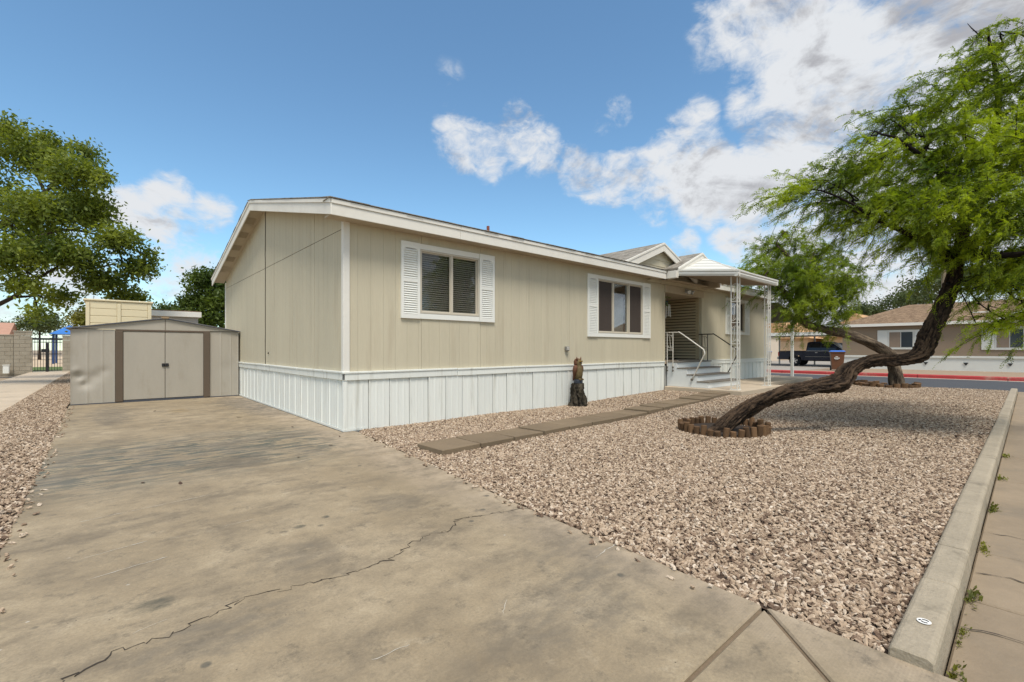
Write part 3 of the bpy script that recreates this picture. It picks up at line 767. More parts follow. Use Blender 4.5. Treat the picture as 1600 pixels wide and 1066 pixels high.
# ragged shingle edge: a thin course overlapping the drip
m = MB(); x = -.33
while x < HW+.3:
    l = random.uniform(.28, .34); d = random.uniform(-.006, .006)
    m.box(x, x+l-.004, -.335+d, -.06, roofz(-.3)+.001, roofz(-.3)+.009+random.uniform(0, .005)); x += l
m.build('shingle_course', ROOFM, roof)
m = MB(); y = -.33
while y < RY:
    l = random.uniform(.28, .34)
    zz = roofz(max(y, -.3)); z2 = roofz(min(y+l, RY)); e = -.325+random.uniform(-.006, .006)
    m.hexa([(e, y, zz), (-.1, y, zz), (-.1, y+l-.004, z2), (e, y+l-.004, z2), (e, y, zz+.014), (-.1, y, zz+.014), (-.1, y+l-.004, z2+.014), (e, y+l-.004, z2+.014)]); y += l
while y < HD+.3:
    l = random.uniform(.28, .34)
    zz = roofz(y); z2 = roofz(y+l); e = -.325+random.uniform(-.006, .006)
    m.hexa([(e, y, zz), (-.1, y, zz), (-.1, y+l-.004, z2), (e, y+l-.004, z2), (e, y, zz+.014), (-.1, y, zz+.014), (-.1, y+l-.004, z2+.014), (e, y+l-.004, z2+.014)]); y += l
m.build('shingle_course', ROOFM, roof)
# soffits
MB().box(-.28, HW+.28, -.28, -.001, 3.06, 3.085).build('soffit', SOFFIT, house)
for (y0, y1) in ((-.28, RY), (RY, HD+.28)):
    z0, z1 = roofz(y0)-.125, roofz(y1)-.125
    m = MB().hexa([(-.28, y0, z0), (.0, y0, z0), (.0, y1, z1), (-.28, y1, z1), (-.28, y0, z0+.02), (.0, y0, z0+.02), (.0, y1, z1+.02), (-.28, y1, z1+.02)])
    m.build('soffit', SOFFIT, house)
# fascia boards in lengths, with a drip strip above
def fascia(a, b, y=-.285, z0=3.045, z1=3.20):
    d = random.uniform(-.003, .003)
    MB().box(a+.002, b-.002, y-.02+d, y, z0, z1).build('fascia_board', TRIMW, house, bevel=.004)
    MB().box(a+.002, b-.002, y-.034+d, y, z1+.001, 3.262).build('drip_strip', TRIMW, house, bevel=.004)
for a, b in ((-.30, 1.85), (1.85, 4.95), (4.95, 8.40), (10.85, 12.2), (12.2, 14.6), (14.6, HW+.3)): fascia(a, b)
def rake(y0, y1):
    for (lo, hi, pr) in ((-.225, -.068, .02), (-.066, -.006, .034)):
        z0, z1 = roofz(y0), roofz(y1); X1 = -.284
        MB().hexa([(X1-pr, y0, z0+lo), (X1, y0, z0+lo), (X1, y1, z1+lo), (X1-pr, y1, z1+lo), (X1-pr, y0, z0+hi), (X1, y0, z0+hi), (X1, y1, z1+hi), (X1-pr, y1, z1+hi)]).build('rake_board', TRIMW, house, bevel=.004)
rake(-.30, 2.06); rake(2.065, RY); rake(RY+.001, 6.6); rake(6.605, HD+.3)
for y in (4.95, 5.7, 6.45, 7.2):  # brownish smudges on the soffit, built as thin plates
    z = roofz(y)-.128
    MB().hexa([(-.23, y, z-.002), (-.06, y, z-.002), (-.06, y+.30, z-.002-RS*.30), (-.23, y+.30, z-.002-RS*.30), (-.23, y, z+.01), (-.06, y, z+.01), (-.06, y+.30, z+.01-RS*.3), (-.23, y+.30, z+.01-RS*.3)]).build('soffit_patch', mat('brown_soffit_patch', (.30, .245, .17), .9), house)
# plumbing vent on the roof
vp = MB().tube([(3.95, 1.6, roofz(1.6)-.05), (3.95, 1.6, roofz(1.6)+.30)], .035, 10); vp.lathe([(.09, 0), (.05, .06)], (3.95, 1.6, roofz(1.6)-.02), 12)
vp.build('vent_pipe', mat('vent_red_brown', (.22, .07, .05), .7), roof)
# ---- entry gables over the alcove
def gable_roof(cx, hw, peak, y_front, y_back, slope, name):
    base = peak-hw*slope
    t = .05
    ring = lambda y: [(cx-hw, y, base), (cx, y, peak), (cx+hw, y, base), (cx+hw, y, base-t), (cx, y, peak-t), (cx-hw, y, base-t)]
    g = MB().loft(ring(y_front), ring(y_back)).build(name, ROOFM, house)
    for s_ in (-1, 1):
        for (lo, hi, pr) in ((-.23, -.06, .02), (-.058, -.004, .034)):
            A = [(cx+s_*hw, base), (cx, peak)]
            yf = y_front+.012
            p = []
            for (yy) in (yf-pr-.012, yf):
                p.append([(A[0][0], yy, A[0][1]+lo), (A[1][0], yy, A[1][1]+lo), (A[1][0], yy, A[1][1]+hi), (A[0][0], yy, A[0][1]+hi)])
            MB().loft(p[0], p[1]).build('rake_board', TRIMW, g, bevel=.003)
    return g, base
g1, b1 = gable_roof(8.42, 1.82, 4.02, -.22, 3.4, .40, 'entry_gable_roof')
g2, b2 = gable_roof(9.86, 1.32, 3.90, -.56, 2.6, .43, 'entry_gable_roof')
def lap_fill(cx, hw, base, peak, y, parent, zlo, lap=.11):
    z = zlo
    while z < peak-.18:
        z1 = min(z+lap, peak-.12)
        def half(zz): return max(0, hw*(peak-.10-zz)/(peak-base))
        h0, h1 = half(z), half(z1)
        if h0 > .06:
            m = MB(); m.hexa([(cx-h0, y-.016, z), (cx+h0, y-.016, z), (cx+h0, y, z), (cx-h0, y, z), (cx-h1, y-.004, z1), (cx+h1, y-.004, z1), (cx+h1, y, z1), (cx-h1, y, z1)])
            m.build('lap_board', SIDING, parent)
        z += lap
lap_fill(8.42, 1.7, b1, 4.02, -.10, g1, 3.24, .16)
MB().prism([(8.42-1.6, 3.28), (8.42+1.6, 3.28), (8.42, 3.92)], 1, -.099, -.02).build('gable_core', SIDING, g1)
# wall above the alcove opening, lapped, under the small gable
lap_fill(9.86, 1.36, b2, 3.90, -.06, g2, 2.97, .125)
MB().box(8.80, 11.03, -.055, .09, 2.76, 2.965).build('header_beam', SOFFIT, house, bevel=.006)
MB().prism([(8.6, 2.97), (11.15, 2.97), (11.15, 3.27), (9.86, 3.80), (8.6, 3.27)], 1, -.055, .05).build('gable_core', SOFFIT, g2)
MB().box(10.84, 11.0, -.56, -.06, 3.02, 3.24).build('beam_end', SOFFIT, g2, bevel=.006)
MB().box(8.45, 8.58, -.56, -.06, 3.06, 3.25).build('beam_end', TRIMW, g2, bevel=.006)
# alcove: right return wall in lap siding, back wall with the front door, ceiling and floor
AD = 1.55
n = 21; lz = (2.76-.90)/n
lme = MB().hexa([(-.034, 0, .020), (0, 0, .020), (0, AD-.09, .020), (-.034, AD-.09, .020), (-.016, 0, lz), (0, 0, lz), (0, AD-.09, lz), (-.016, AD-.09, lz)]).mesh('lap_board')
for k in range(n): place('lap_board', lme, LAPM, house, (10.97, .08, .90+k*lz))
MB().box(10.972, 11.05, .08, AD, .3, 2.98).build('alcove_wall', mat('lap_gap_shadow_paint', (.025, .02, .016), .95), house); MB().box(8.79, 8.858, .08, AD, .3, 2.98).build('alcove_wall', LAPM, house)  # backing behind the laps painted near black for the shadow lines between boards
MB().box(10.945, 10.971, .076, .17, .90, 2.76).build('alcove_trim', LAPM, house)
MB().box(8.79, 11.05, AD, AD+.08, .3, 2.98).build('alcove_wall', LAPM, house)
MB().box(8.862, 10.968, .09, AD, 2.77, 2.80).build('alcove_ceiling', SOFFIT, house); MB().box(8.862, 10.968, -.0, AD, .80, .885).build('alcove_floor', WALKC, house)
dr = MB().box(9.25, 10.15, AD-.05, AD-.003, .89, 2.62).build('front_door', mat('front_door_paint', (.28, .24, .19), .5), house, bevel=.006)
for z0, z1 in ((1.0, 1.65), (1.75, 2.5)):
    for x0 in (9.33, 9.74): MB().box(x0, x0+.33, AD-.062, AD-.05, z0, z1).build('door_panel', mat('front_door_paint', (.28, .24, .19)), dr, bevel=.01)
MB().lathe([(.0, 0), (.028, .004), (.03, .02), (.0, .045)], (0, 0, 0), 10).build('x', ALU, dr).name = 'door_knob'
bpy.data.objects['door_knob'].location = (10.07, AD-.11, 1.75); WL['door_knob'] = Vector((10.07, AD-.11, 1.75))
bpy.data.objects['door_knob'].location = Vector((10.07, AD-.09, 1.75))-WL[dr.name]; bpy.data.objects['door_knob'].rotation_euler = (rad(90), 0, 0)
# outlet box on the long wall
m = MB().box(4.77, 4.87, -.06, 0, 1.165, 1.265); ob = m.build('outlet_box', mat('grey_plastic', (.20, .19, .17), .5), house, bevel=.01)
MB().box(4.783, 4.857, -.075, -.061, 1.178, 1.252).build('outlet_cover', mat('pale_grey_plastic', (.42, .40, .36), .5), ob, bevel=.006)
MB().tube([(-.004, 4.16, 1.12), (-.02, 4.16, 1.12)], .018, 8).build('wall_plug', SEAM, house)
# ---------------------------------------------------------------- entry stairs with handrails
STAIRW = mat('white_stair_paint', (.66, .68, .67), .5, .05, 2, .03, 0, 60, (1, 1, 1), .25, (.45, .42, .36), 2)
TREADM = mat('worn_tread', (.17, .15, .125), .8, .15, 4, .1)
RAILM = mat('white_rail_paint', (.62, .585, .52), .5, .08, 4, .05, 0, 60, (1, 1, 1), .3, (.2, .14, .09), 6)
RAILD = mat('dark_bracket_and_shaded_rail', (.09, .075, .06), .5, .1)  # bracket colour; also puts shade into the white right-hand rail
st = thing('entry_stairs', 'white painted entry stairs with dark treads below the alcove', 'stairs', (9.92, -.6, .2))
SX0, SX1 = 8.95, 10.90; RY_ = [-.32, -.60, -.88, -1.17]; RZ = [.872, .704, .536, .368]
prof = [(-.015, .2), (RY_[3], .2), (RY_[3], RZ[3]-.03), (RY_[2], RZ[3]-.03), (RY_[2], RZ[2]-.03), (RY_[1], RZ[2]-.03), (RY_[1], RZ[1]-.03), (RY_[0], RZ[1]-.03), (RY_[0], RZ[0]-.03), (-.015, RZ[0]-.03)]
for xa, xb in ((SX0, SX0+.02), (SX1-.02, SX1)): MB().prism(prof, 0, xa, xb).build('side_panel', STAIRW, st)
zb = .2
for k in (3, 2, 1, 0):
    MB().box(SX0+.021, SX1-.021, RY_[k]+.001, RY_[k]+.02, zb, RZ[k]-.031).build('riser', STAIRW, st); zb = RZ[k]-.03
    yb = (RY_[k-1] if k else -.015)+.018
    MB().box(SX0-.012, SX1+.012, RY_[k]-.03, yb, RZ[k]-.029, RZ[k]).build('tread', TREADM, st, bevel=.006)
def scroll(m, f, w_, h, r=.006):
    """S scroll inside a w x h panel; f maps (u,v) to a point"""
    def spiral(cx, cy, r0, a0, turn, n=12): return [(cx+r0*(1-i/n*.75)*math.cos(a0+turn*i/n), cy+r0*(1-i/n*.75)*math.sin(a0+turn*i/n)) for i in range(n+1)]
    a = spiral(w_*.68, h*.80, w_*.26, math.pi, -5.0); b = spiral(w_*.32, h*.20, w_*.26, 0, -5.0)
    m.tube([f(*p) for p in list(reversed(a))+[(w_*.5, h*.5)]+b], r, 6)
    m.tube([f(*p) for p in spiral(w_*.3, h*.86, w_*.2, 0, 5.0)], r*.9, 6); m.tube([f(*p) for p in spiral(w_*.7, h*.14, w_*.2, math.pi, 5.0)], r*.9, 6)
def handrail(X, material, mirror):
    pts = [(X, .06, 1.655), (X, -.36, 1.655), (X, -.44, 1.63), (X, -1.0, 1.24), (X, -1.07, 1.17), (X, -1.09, 1.08), (X, -1.05, 1.0), (X, -.80, .50), (X, -.74, .40)]
    q = MB().tube([pts[0], pts[1]]+[tuple(p) for p in cat_spline(pts[1:7], 5)]+pts[7:], .0165, 8)
    r = q.build('handrail', material, st, smooth=True)
    for y in (-.04, -.21):
        MB().tube([(X, y, 1.65), (X, y, .70)], .013, 6).build('baluster', material, r)
        MB().box(X-.02, X+.012, y-.02, y+.02, .70, .73).build('bracket', RAILD, r); MB().box(X-.02, X+.012, y-.02, y+.02, .60, .63).build('bracket', RAILD, r)
        MB().tube([(X-.012, y, .74), (X-.012, y, .59)], .008, 6).build('bracket', RAILD, r)
    m = MB().tube([(X, -.04, 1.18), (X, -.21, 1.18)], .009, 6); scroll(m, lambda u, v: (X, -.04-u, 1.19+v), .17, .45); m.build('scrollwork', material, r, smooth=True)
    MB().box(X-.015, X+.03, -.76, -.72, .38, .43).build('bracket', RAILD, r)
handrail(SX0-.035, RAILM, 1); handrail(SX1+.035, RAILD, -1)  # right rail is white too, its shade is painted in

# ---------------------------------------------------------------- porch cover on wrought iron posts
ALW = mat('white_aluminium_awning', (.66, .645, .59), .45, .05, 2, .03, 0, 60, (1, 1, 1), .3, (.45, .4, .32), 1.5)
pc = thing('porch_cover', 'white aluminium hipped porch cover with gutter on wrought iron posts', 'porch cover', (10.1, -1.85, .2))
AP = Vector((10.02, -.585, 3.74)); BL = Vector((8.86, -1.90, 3.085)); BR = Vector((11.28, -1.90, 3.085)); HL = Vector((8.64, -.585, 3.235)); HR = Vector((11.40, -.585, 3.235))
def tri_panels(a, b, c, n):            # ribbed pans running from edge a-b up to the line c
    dn = (b-a).cross(c-a).normalized()
    if dn.z < 0: dn = -dn
    for k in range(n):
        t0, t1 = k/n, (k+1)/n
        p0, p1 = a.lerp(c, t0), b.lerp(c, t0); q0, q1 = a.lerp(c, t1), b.lerp(c, t1)
        m = MB(); u = dn*.022; s_ = dn*(.012 if k % 2 else .0)
        m.hexa([p0, p1, q1, q0, p0+u+s_, p1+u+s_, q1+u+s_, q0+u+s_]); m.build('roof_pan', ALW, pc)
tri_panels(HL, BL, AP, 9); tri_panels(BL, BR, AP, 9); tri_panels(BR, HR, AP, 9)
def gutter(a, b, out):
    d = Vector(out); prof = [(0, .035), (.0, -.115), (.075, -.115), (.095, -.06), (.085, -.02), (.105, .0), (.105, .035)]
    A = [a+d*u+Vector((0, 0, v)) for u, v in prof]; B = [b+d*u+Vector((0, 0, v)) for u, v in prof]
    MB().loft(A, B).build('gutter', ALW, pc)
gutter(HL, BL+Vector((0, -.1, 0)), (-1, 0, 0)); gutter(BL+Vector((-.10, 0, -.001)), BR+Vector((.10, 0, -.001)), (0, -1, 0)); gutter(BR+Vector((0, -.1, 0)), HR, (1, 0, 0))
MB().box(8.80, 8.86-.001, -1.99, -1.93, 2.965, 3.125).build('gutter_corner', ALW, pc, bevel=.004)
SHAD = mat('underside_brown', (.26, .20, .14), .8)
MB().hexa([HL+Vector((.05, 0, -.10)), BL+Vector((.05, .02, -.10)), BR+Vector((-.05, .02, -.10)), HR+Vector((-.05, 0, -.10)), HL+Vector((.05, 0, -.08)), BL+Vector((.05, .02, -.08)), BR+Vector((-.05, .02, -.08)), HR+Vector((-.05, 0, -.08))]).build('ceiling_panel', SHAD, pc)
def iron_post(x, y, z0, z1, sx, sy):
    m = MB(); w_ = .145; r = .011
    p = MB().box(x-r, x+r, y-r, y+r, z0, z1)
    p.box(x-r+sx*w_, x+r+sx*w_, y-r, y+r, z0, z1); p.box(x-r, x+r, y-r+sy*w_, y+r+sy*w_, z0, z1)
    p.box(min(x, x+sx*w_)-.03, max(x, x+sx*w_)+.03, min(y, y+sy*w_)-.03, max(y, y+sy*w_)+.03, z0-.001, z0+.012)
    po = p.build('post', ALW, pc)
    n = 5; h = (z1-z0-.2)/n
    for k in range(n):
        zz = z0+.1+k*h
        m = MB(); scroll(m, lambda u, v: (x+sx*(.01+u), y, zz+v), w_-.02, h*.94, .0055); scroll(m, lambda u, v: (x, y+sy*(.01+u), zz+v), w_-.02, h*.94, .0055)
        for a in (0, h): 
            m.box(min(x, x+sx*w_), max(x, x+sx*w_), y-.008, y+.008, zz+a-.008, zz+a+.008) if a == 0 else None
            m.box(x-.008, x+.008, min(y, y+sy*w_), max(y, y+sy*w_), zz+a-.008, zz+a+.008) if a == 0 else None
        m.build('scrollwork', ALW, po)
iron_post(8.97, -1.88, .195, 3.0, 1, 1); iron_post(11.13, -1.88, .195, 3.0, -1, 1)

# hanging things in the alcove, flood light on the header
hp = thing('hanging_plant', 'small green hanging plant just inside the alcove opening', 'plant', (9.06, .12, 2.48))
m = MB().lathe([(.03, 0), (.075, .03), (.09, .10), (.0, .10)], (9.06, .12, 2.44), 12); m.tube([(9.06, .12, 2.53), (9.06, .12, 2.77)], .003, 5); m.build('pot', mat('dark_pot', (.04, .05, .07), .5), hp)
m = MB()
for i in range(90):
    a = random.uniform(0, 6.28); r = random.uniform(.02, .17); z = 2.53+random.uniform(-.12, .16)-.4*max(0, r-.1); c = Vector((9.06+r*math.cos(a), .12+r*math.sin(a)*.9, z)); l = random.uniform(.03, .055)
    d = Vector((math.cos(a), math.sin(a), random.uniform(-.6, .5))).normalized()*l; s_ = Vector((-math.sin(a), math.cos(a), random.uniform(-.4, .4))).normalized()*l*.4
    b = len(m.v); m.v += [tuple(c-d), tuple(c+s_), tuple(c+d), tuple(c-s_)]; m.f.append((b, b+1, b+2, b+3))
m.build('foliage', leaf_mat('bright_leaf', (.05, .12, .02), (.16, .30, .03)), hp)
wc = thing('wind_chime', 'white wind chime hanging in the dark alcove', 'wind chime', (9.55, .30, 2.0))
MB().tube([(9.55, .30, 2.77), (9.55, .30, 2.50)], .003, 5).build('cord', BLACKM, wc)
MB().lathe([(.0, 0), (.07, .0), (.07, .015), (.02, .05)], (9.55, .30, 2.46), 14).build('disc', RAILM, wc)
for k in range(5):
    a = k*1.257; MB().tube([(9.55+.055*math.cos(a), .30+.055*math.sin(a), 2.45), (9.55+.07*math.cos(a), .30+.07*math.sin(a), 2.16-.03*(k % 3))], .012, 6).build('chime_tube', SHUTW, wc)
fl = thing('flood_light', 'twin head flood light fixed to the header above the alcove', 'light', (9.95, -.08, 2.87))
FLM = mat('flood_metal', (.55, .55, .54), .35, .05, 3, .02, 0, 60, (1, 1, 1), 0, (0, 0, 0), 1, .6)
MB().box(9.87, 10.03, -.085, -.056, 2.82, 2.93).build('base_plate', FLM, fl, bevel=.006)
for s_ in (-1, 1):
    q = MB(); c = Vector((9.95+s_*.10, -.15, 2.86)); d = Vector((s_*.35, -.75, -.45)).normalized()
    pts = [c-d*.06, c-d*.02, c+d*.05, c+d*.075]; q.tube(pts, [.028, .045, .06, .062], 12); h = q.build('lamp_head', FLM, fl, smooth=True)
    MB().tube([(9.95+s_*.05, -.08, 2.87), tuple(c-d*.05)], .012, 6).build('arm', FLM, h)
    MB().tube([c+d*.0755, c+d*.078], .055, 12).build('lens', mat('flood_lens', (.6, .62, .6), .15), h)

# ---------------------------------------------------------------- owl statue on a stump
ow = thing('owl_statue', 'carved brown owl statue standing on a grey tree stump by the skirting', 'statue', (4.95, -.24, 0))
STUMPM = bark_mat('stump_resin', (.012, .010, .008), (.095, .078, .055)); 
def noisy_tube(path, radii, nseg, name, material, parent, ridge=9, amp=.16, twist=1.2, seed=1, knots=()):
    rng = random.Random(seed); path = cat_spline(path, nseg); k = len(path)
    rr = np.interp(np.linspace(0, 1, k), np.linspace(0, 1, len(radii)), radii)
    n = 72; V = []; att = []; F = []; prev = None
    ph = [rng.uniform(0, 6.28) for _ in range(8)]; cum = 0
    for i, p in enumerate(path):
        d = (path[min(i+1, k-1)]-path[max(i-1, 0)]).normalized()
        if i: cum += (path[i]-path[i-1]).length
        a = d.cross(Vector((0, 0, 1)) if abs(d.z) < .95 else Vector((1, 0, 0))).normalized() if prev is None else (prev-d*prev.dot(d)).normalized()
        prev = a; c = d.cross(a)
        for j in range(n):
            an = 2*math.pi*j/n; th = an+twist*cum
            cx_, sx_ = math.cos(th), math.sin(th)
            n1 = noise.noise(Vector((cx_*ridge*.16+ph[0], sx_*ridge*.16, cum*2.6+ph[1]))); n2 = noise.noise(Vector((cx_*ridge*.42, sx_*ridge*.42+ph[2], cum*8.0)))
            n3 = noise.noise(Vector((cx_*ridge*1.0, sx_*ridge*1.0+ph[3], cum*24.0)))
            lump = .10*math.sin(3*th+cum*1.3+ph[4])+.07*math.sin(2*th-cum*3.1+ph[5])+.05*math.sin(cum*7+th*2+ph[6])
            v = min(1, (.25+1.9*abs(n1))*.5+min(1, 2.6*abs(n2))*.42+.34*n3)
            r = rr[i]*(1+lump+amp*(v-.6))
            V.append(tuple(p+(a*math.cos(an)+c*math.sin(an))*r)); att.append(v)
    for i in range(k-1):
        for j in range(n):
            j2 = (j+1) % n; F.append((i*n+j, i*n+j2, (i+1)*n+j2, (i+1)*n+j))
    F.append(tuple(range(n-1, -1, -1))); F.append(tuple((k-1)*n+j for j in range(n)))
    me = bpy.data.meshes.new(name); me.from_pydata(V, [], F)
    at = me.attributes.new('bark', 'FLOAT', 'POINT'); at.data.foreach_set('value', att)
    return place(name, me, material, parent, smooth=True)
noisy_tube([(4.95, -.24, -.02), (4.95, -.24, .12), (4.94, -.235, .28), (4.94, -.24, .42), (4.94, -.24, .475)], [.185, .165, .15, .14, .125], 8, 'stump', STUMPM, ow, 9, .42, .3, 5)
MB().lathe([(.085, 0), (.095, .02), (.092, .075), (.075, .09)], (4.945, -.24, .468), 14).build('collar', mat('blue_grey_resin', (.03, .036, .05), .5), ow)
OWLB = mat('owl_brown_feathers', (.12, .05, .025), .7, .25, 14, .2, .5, 60); OWLC = mat('owl_buff_breast', (.12, .085, .035), .7, .35, 18, .25, .5, 60)
ob_ = MB().lathe([(.045, 0), (.080, .03), (.098, .11), (.100, .19), (.088, .27), (.068, .305), (.078, .335), (.080, .38), (.062, .425), (.02, .445)], (4.945, -.24, .55), 20, .92, 1.0).build('body', OWLC, ow, smooth=True)
for s_ in (-1, 1):
    ring = []
    q = MB(); P0 = Vector((4.945+s_*.078, -.235, .86)); 
    pts = [P0, P0+Vector((s_*.018, .0, -.08)), P0+Vector((s_*.014, .02, -.18)), P0+Vector((-s_*.01, .05, -.29))]
    q.tube([p for p in cat_spline(pts, 4)], [.03, .042, .05, .052, .053, .052, .05, .045, .04, .034, .026, .018, .008], 10); wob = q.build('wing', OWLB, ob_, smooth=True)
    q = MB().tube([(4.945+s_*.045, -.25, .955), (4.945+s_*.062, -.255, 1.0), (4.945+s_*.07, -.255, 1.045)], [.026, .016, .003], 8); q.build('ear_tuft', OWLB, ob_, smooth=True)
    MB().lathe([(.0, -.004), (.02, .0), (.016, .008), (.0, .012)], (0, 0, 0), 10).build('eye', mat('owl_amber_eye', (.25, .15, .02), .2), ob_)
    e = bpy.data.objects[-1] if False else None
for o_ in list(ob_.children):
    if o_.name.startswith('eye'):
        s_ = -1 if o_.name == 'eye' else 1
        o_.location = Vector((4.945+s_*.032, -.316, .945))-WL[ob_.name]; o_.rotation_euler = (rad(90), 0, 0)
MB().tube([(4.945, -.31, .93), (4.945, -.335, .915), (4.945, -.335, .895)], [.014, .011, .002], 8).build('beak', mat('owl_beak', (.05, .04, .03), .4), ob_, smooth=True)
MB().lathe([(.086, 0), (.092, .03), (.09, .08), (.066, .125), (.03, .142)], (4.945, -.218, .865), 16, .92, .86).build('hood', OWLB, ob_, smooth=True)
for s_ in (-1, 1): MB().tube([(4.945+s_*.035, -.29, .575), (4.945+s_*.04, -.335, .56), (4.945+s_*.04, -.345, .545)], [.022, .02, .01], 6).build('foot', OWLC, ob_)
MB().tube([(4.945, -.17, .70), (4.945, -.13, .60), (4.945, -.12, .53)], [.05, .04, .03], 8).build('tail', OWLB, ob_, smooth=True)

# ---------------------------------------------------------------- log edging round the trees
LOGM = mat('brown_stained_log', (.115, .065, .032), .85, .25, 5, .2, .4, 60, (3, 3, .6), .3, (.04, .025, .015), 6, 0, .25, .42)
def edging(label, cx, cy, rx, ry, n, hh, gap=1.0, zf=None, group='log edging round the tree bases'):
    e = thing('log_edging', label, 'edging', (cx, cy, 0), group)
    d = 2*math.pi*((rx+ry)/2)/n*gap
    for k in range(n):
        a = 2*math.pi*k/n; x = cx+rx*math.cos(a); y = cy+ry*math.sin(a); h = hh*random.uniform(.6, 1.2)
        r = d/2*.94; ring = [(r*math.cos(t)*random.uniform(.9, 1.05), r*math.sin(t)*random.uniform(.9, 1.05)) for t in np.linspace(0, 2*math.pi, 10, endpoint=False)]
        m = MB().prism(ring, 2, -.05, h)
        place('log', m.mesh('log'), LOGM, e, (x, y, (zf or gz)(x, y)), rot=(rad(random.uniform(-8, 8)), rad(random.uniform(-8, 8)), 0), bevel=.006)
    MB().lathe([(.01, 0), (1, 0), (.9, .012)], (cx, cy, gz(cx, cy)+.022), 24, rx-.03, ry-.03).build('soil', mat('dark_ring_soil', (.035, .025, .018), .95, .3, 8, .2, .6, 50), e)  # soil disc inside the ring, darker than the gravel bed soil
    return e
edging('low ring of stained upright logs round the foot of the leaning mesquite trunk', 4.27, -3.60, .62, .58, 38, .14, .93)
edging('low dark log edging at the foot of the smaller tree by the road', 16.3, -3.55, .85, .75, 24, .14)

# ---------------------------------------------------------------- shed
sh = thing('garden_shed', 'low taupe metal shed with double doors and brown trim beside the house', 'shed', (-1.56, 8.3, 0))
SY, SY1 = 6.95, 9.4; SXL, SXR = -3.18, -.045; SM = -1.56; EZ, PZ = 1.64, 1.90
def dent_panel(x0, x1, nx=12, nz=34, dents=()):
    m = MB()
    for j in range(nz+1):
        for i in range(nx+1):
            u = i/nx; x = x0+(x1-x0)*u; z = .02+(EZ-.02)*j/nz
            y = SY-.010*max(0, 1-abs(u-.02)*14)-.010*max(0, 1-abs(u-.98)*14)
            for (dx, dz, r, dep) in dents: y += dep*math.exp(-((x-dx)**2+(z-dz)**2*1.6)/r**2)
            m.v.append((x, y, z))
    for j in range(nz):
        for i in range(nx): b = j*(nx+1)+i; m.f.append((b, b+1, b+nx+2, b+nx+1))
    return m.build('wall_panel', SHEDM, sh, smooth=True)
dn = ((-3.05, .62, .10, .05), (-2.95, .45, .12, .045), (-3.1, .75, .07, -.02), (-2.8, .60, .13, .03), (-2.65, .72, .10, .02), (-3.0, .52, .05, -.03))
for a, b in ((SXL, -2.91), (-2.91, -2.665), (-2.665, -2.46)): dent_panel(a, b, dents=dn)
for a, b in ((-.665, -.43), (-.43, -.21), (-.21, SXR)): dent_panel(a, b, dents=((-.3, .75, .2, .008),))
for a, b in ((-2.455, -2.32), (-.80, -.67)): 
    MB().box(a, b, SY-.035, SY-.004, .02, EZ-.03).build('door_jamb', SHEDB, sh, bevel=.006)
MB().box(-2.455, -.67, SY-.03, SY-.002, EZ-.03, EZ+.012).build('door_header', SHEDB, sh, bevel=.004)
MB().box(-2.32, -.80, SY-.02, SY, .0, .045).build('door_track', mat('dark_steel', (.06, .065, .08), .5), sh)
MB().box(SXL, SXR, SY-.012, SY-.001, .0, .02).build('base_rail', mat('dark_steel', (.06, .065, .08)), sh)
for a, b in ((-2.318, SM-.004), (SM+.004, -.802)):
    d = MB().box(a, b, SY-.018, SY+.004, .05, EZ-.032).build('door', SHEDM, sh, bevel=.008)
    s_ = -1 if a < -2 else 1; xh = SM+s_*.035
    MB().box(xh-.03, xh+.03, SY-.045, SY-.019, .79, .87).build('door_handle', BLACKM, d, bevel=.008)
for a, b, za, zb in ((SXL-.03, SM-.003, EZ, PZ), (SM+.003, SXR+.03, PZ, EZ)):
    MB().prism([(a, EZ+.013), (b, EZ+.013), (b, zb+.012) if zb > za else (b, EZ+.02), (a, EZ+.02) if zb > za else (a, za+.012)], 1, SY-.02, SY-.004).build('gable_panel', SHEDM, sh)
for a, b, za, zb in ((SXL-.07, SM, EZ+.005, PZ+.03), (SM, SXR+.03, PZ+.03, EZ+.012)):
    r_ = MB().hexa([(a, SY-.05, za), (b, SY-.05, zb), (b, SY1, zb), (a, SY1, za), (a, SY-.05, za+.018), (b, SY-.05, zb+.018), (b, SY1, zb+.018), (a, SY1, za+.018)]).build('roof', SHEDM, sh)
    MB().hexa([(a, SY-.058, za-.012), (b, SY-.058, zb-.012), (b, SY-.052, zb-.012), (a, SY-.052, za-.012), (a, SY-.058, za+.012), (b, SY-.058, zb+.012), (b, SY-.052, zb+.012), (a, SY-.052, za+.012)]).build('roof_edge', mat('dark_steel', (.06, .065, .08)), r_)
MB().box(SM-.07, SM+.07, SY-.065, SY+.1, PZ+.025, PZ+.066).build('ridge_cap', mat('tan_ridge_cap', (.30, .21, .12), .6), sh, bevel=.004)
MB().box(SXL, SXL+.01, SY+.002, SY1, .0, EZ).build('side_wall', SHEDM, sh); MB().box(SXR-.01, SXR, SY+.002, SY1, .0, EZ).build('side_wall', SHEDM, sh); MB().box(SXL, SXR, SY1-.02, SY1-.01, 0, EZ).build('rear_wall', SHEDM, sh)
MB().box(SXL+.03, SXR-.03, SY+.14, SY1-.05, .01, EZ-.02).build('dark_fill_box', DARK, sh)  # dark box added inside to stop light leaking through the door gaps
MB().box(SM-.006, SM+.006, SY-.024, SY-.003, EZ+.015, PZ).build('gable_seam', SHEDB, sh)

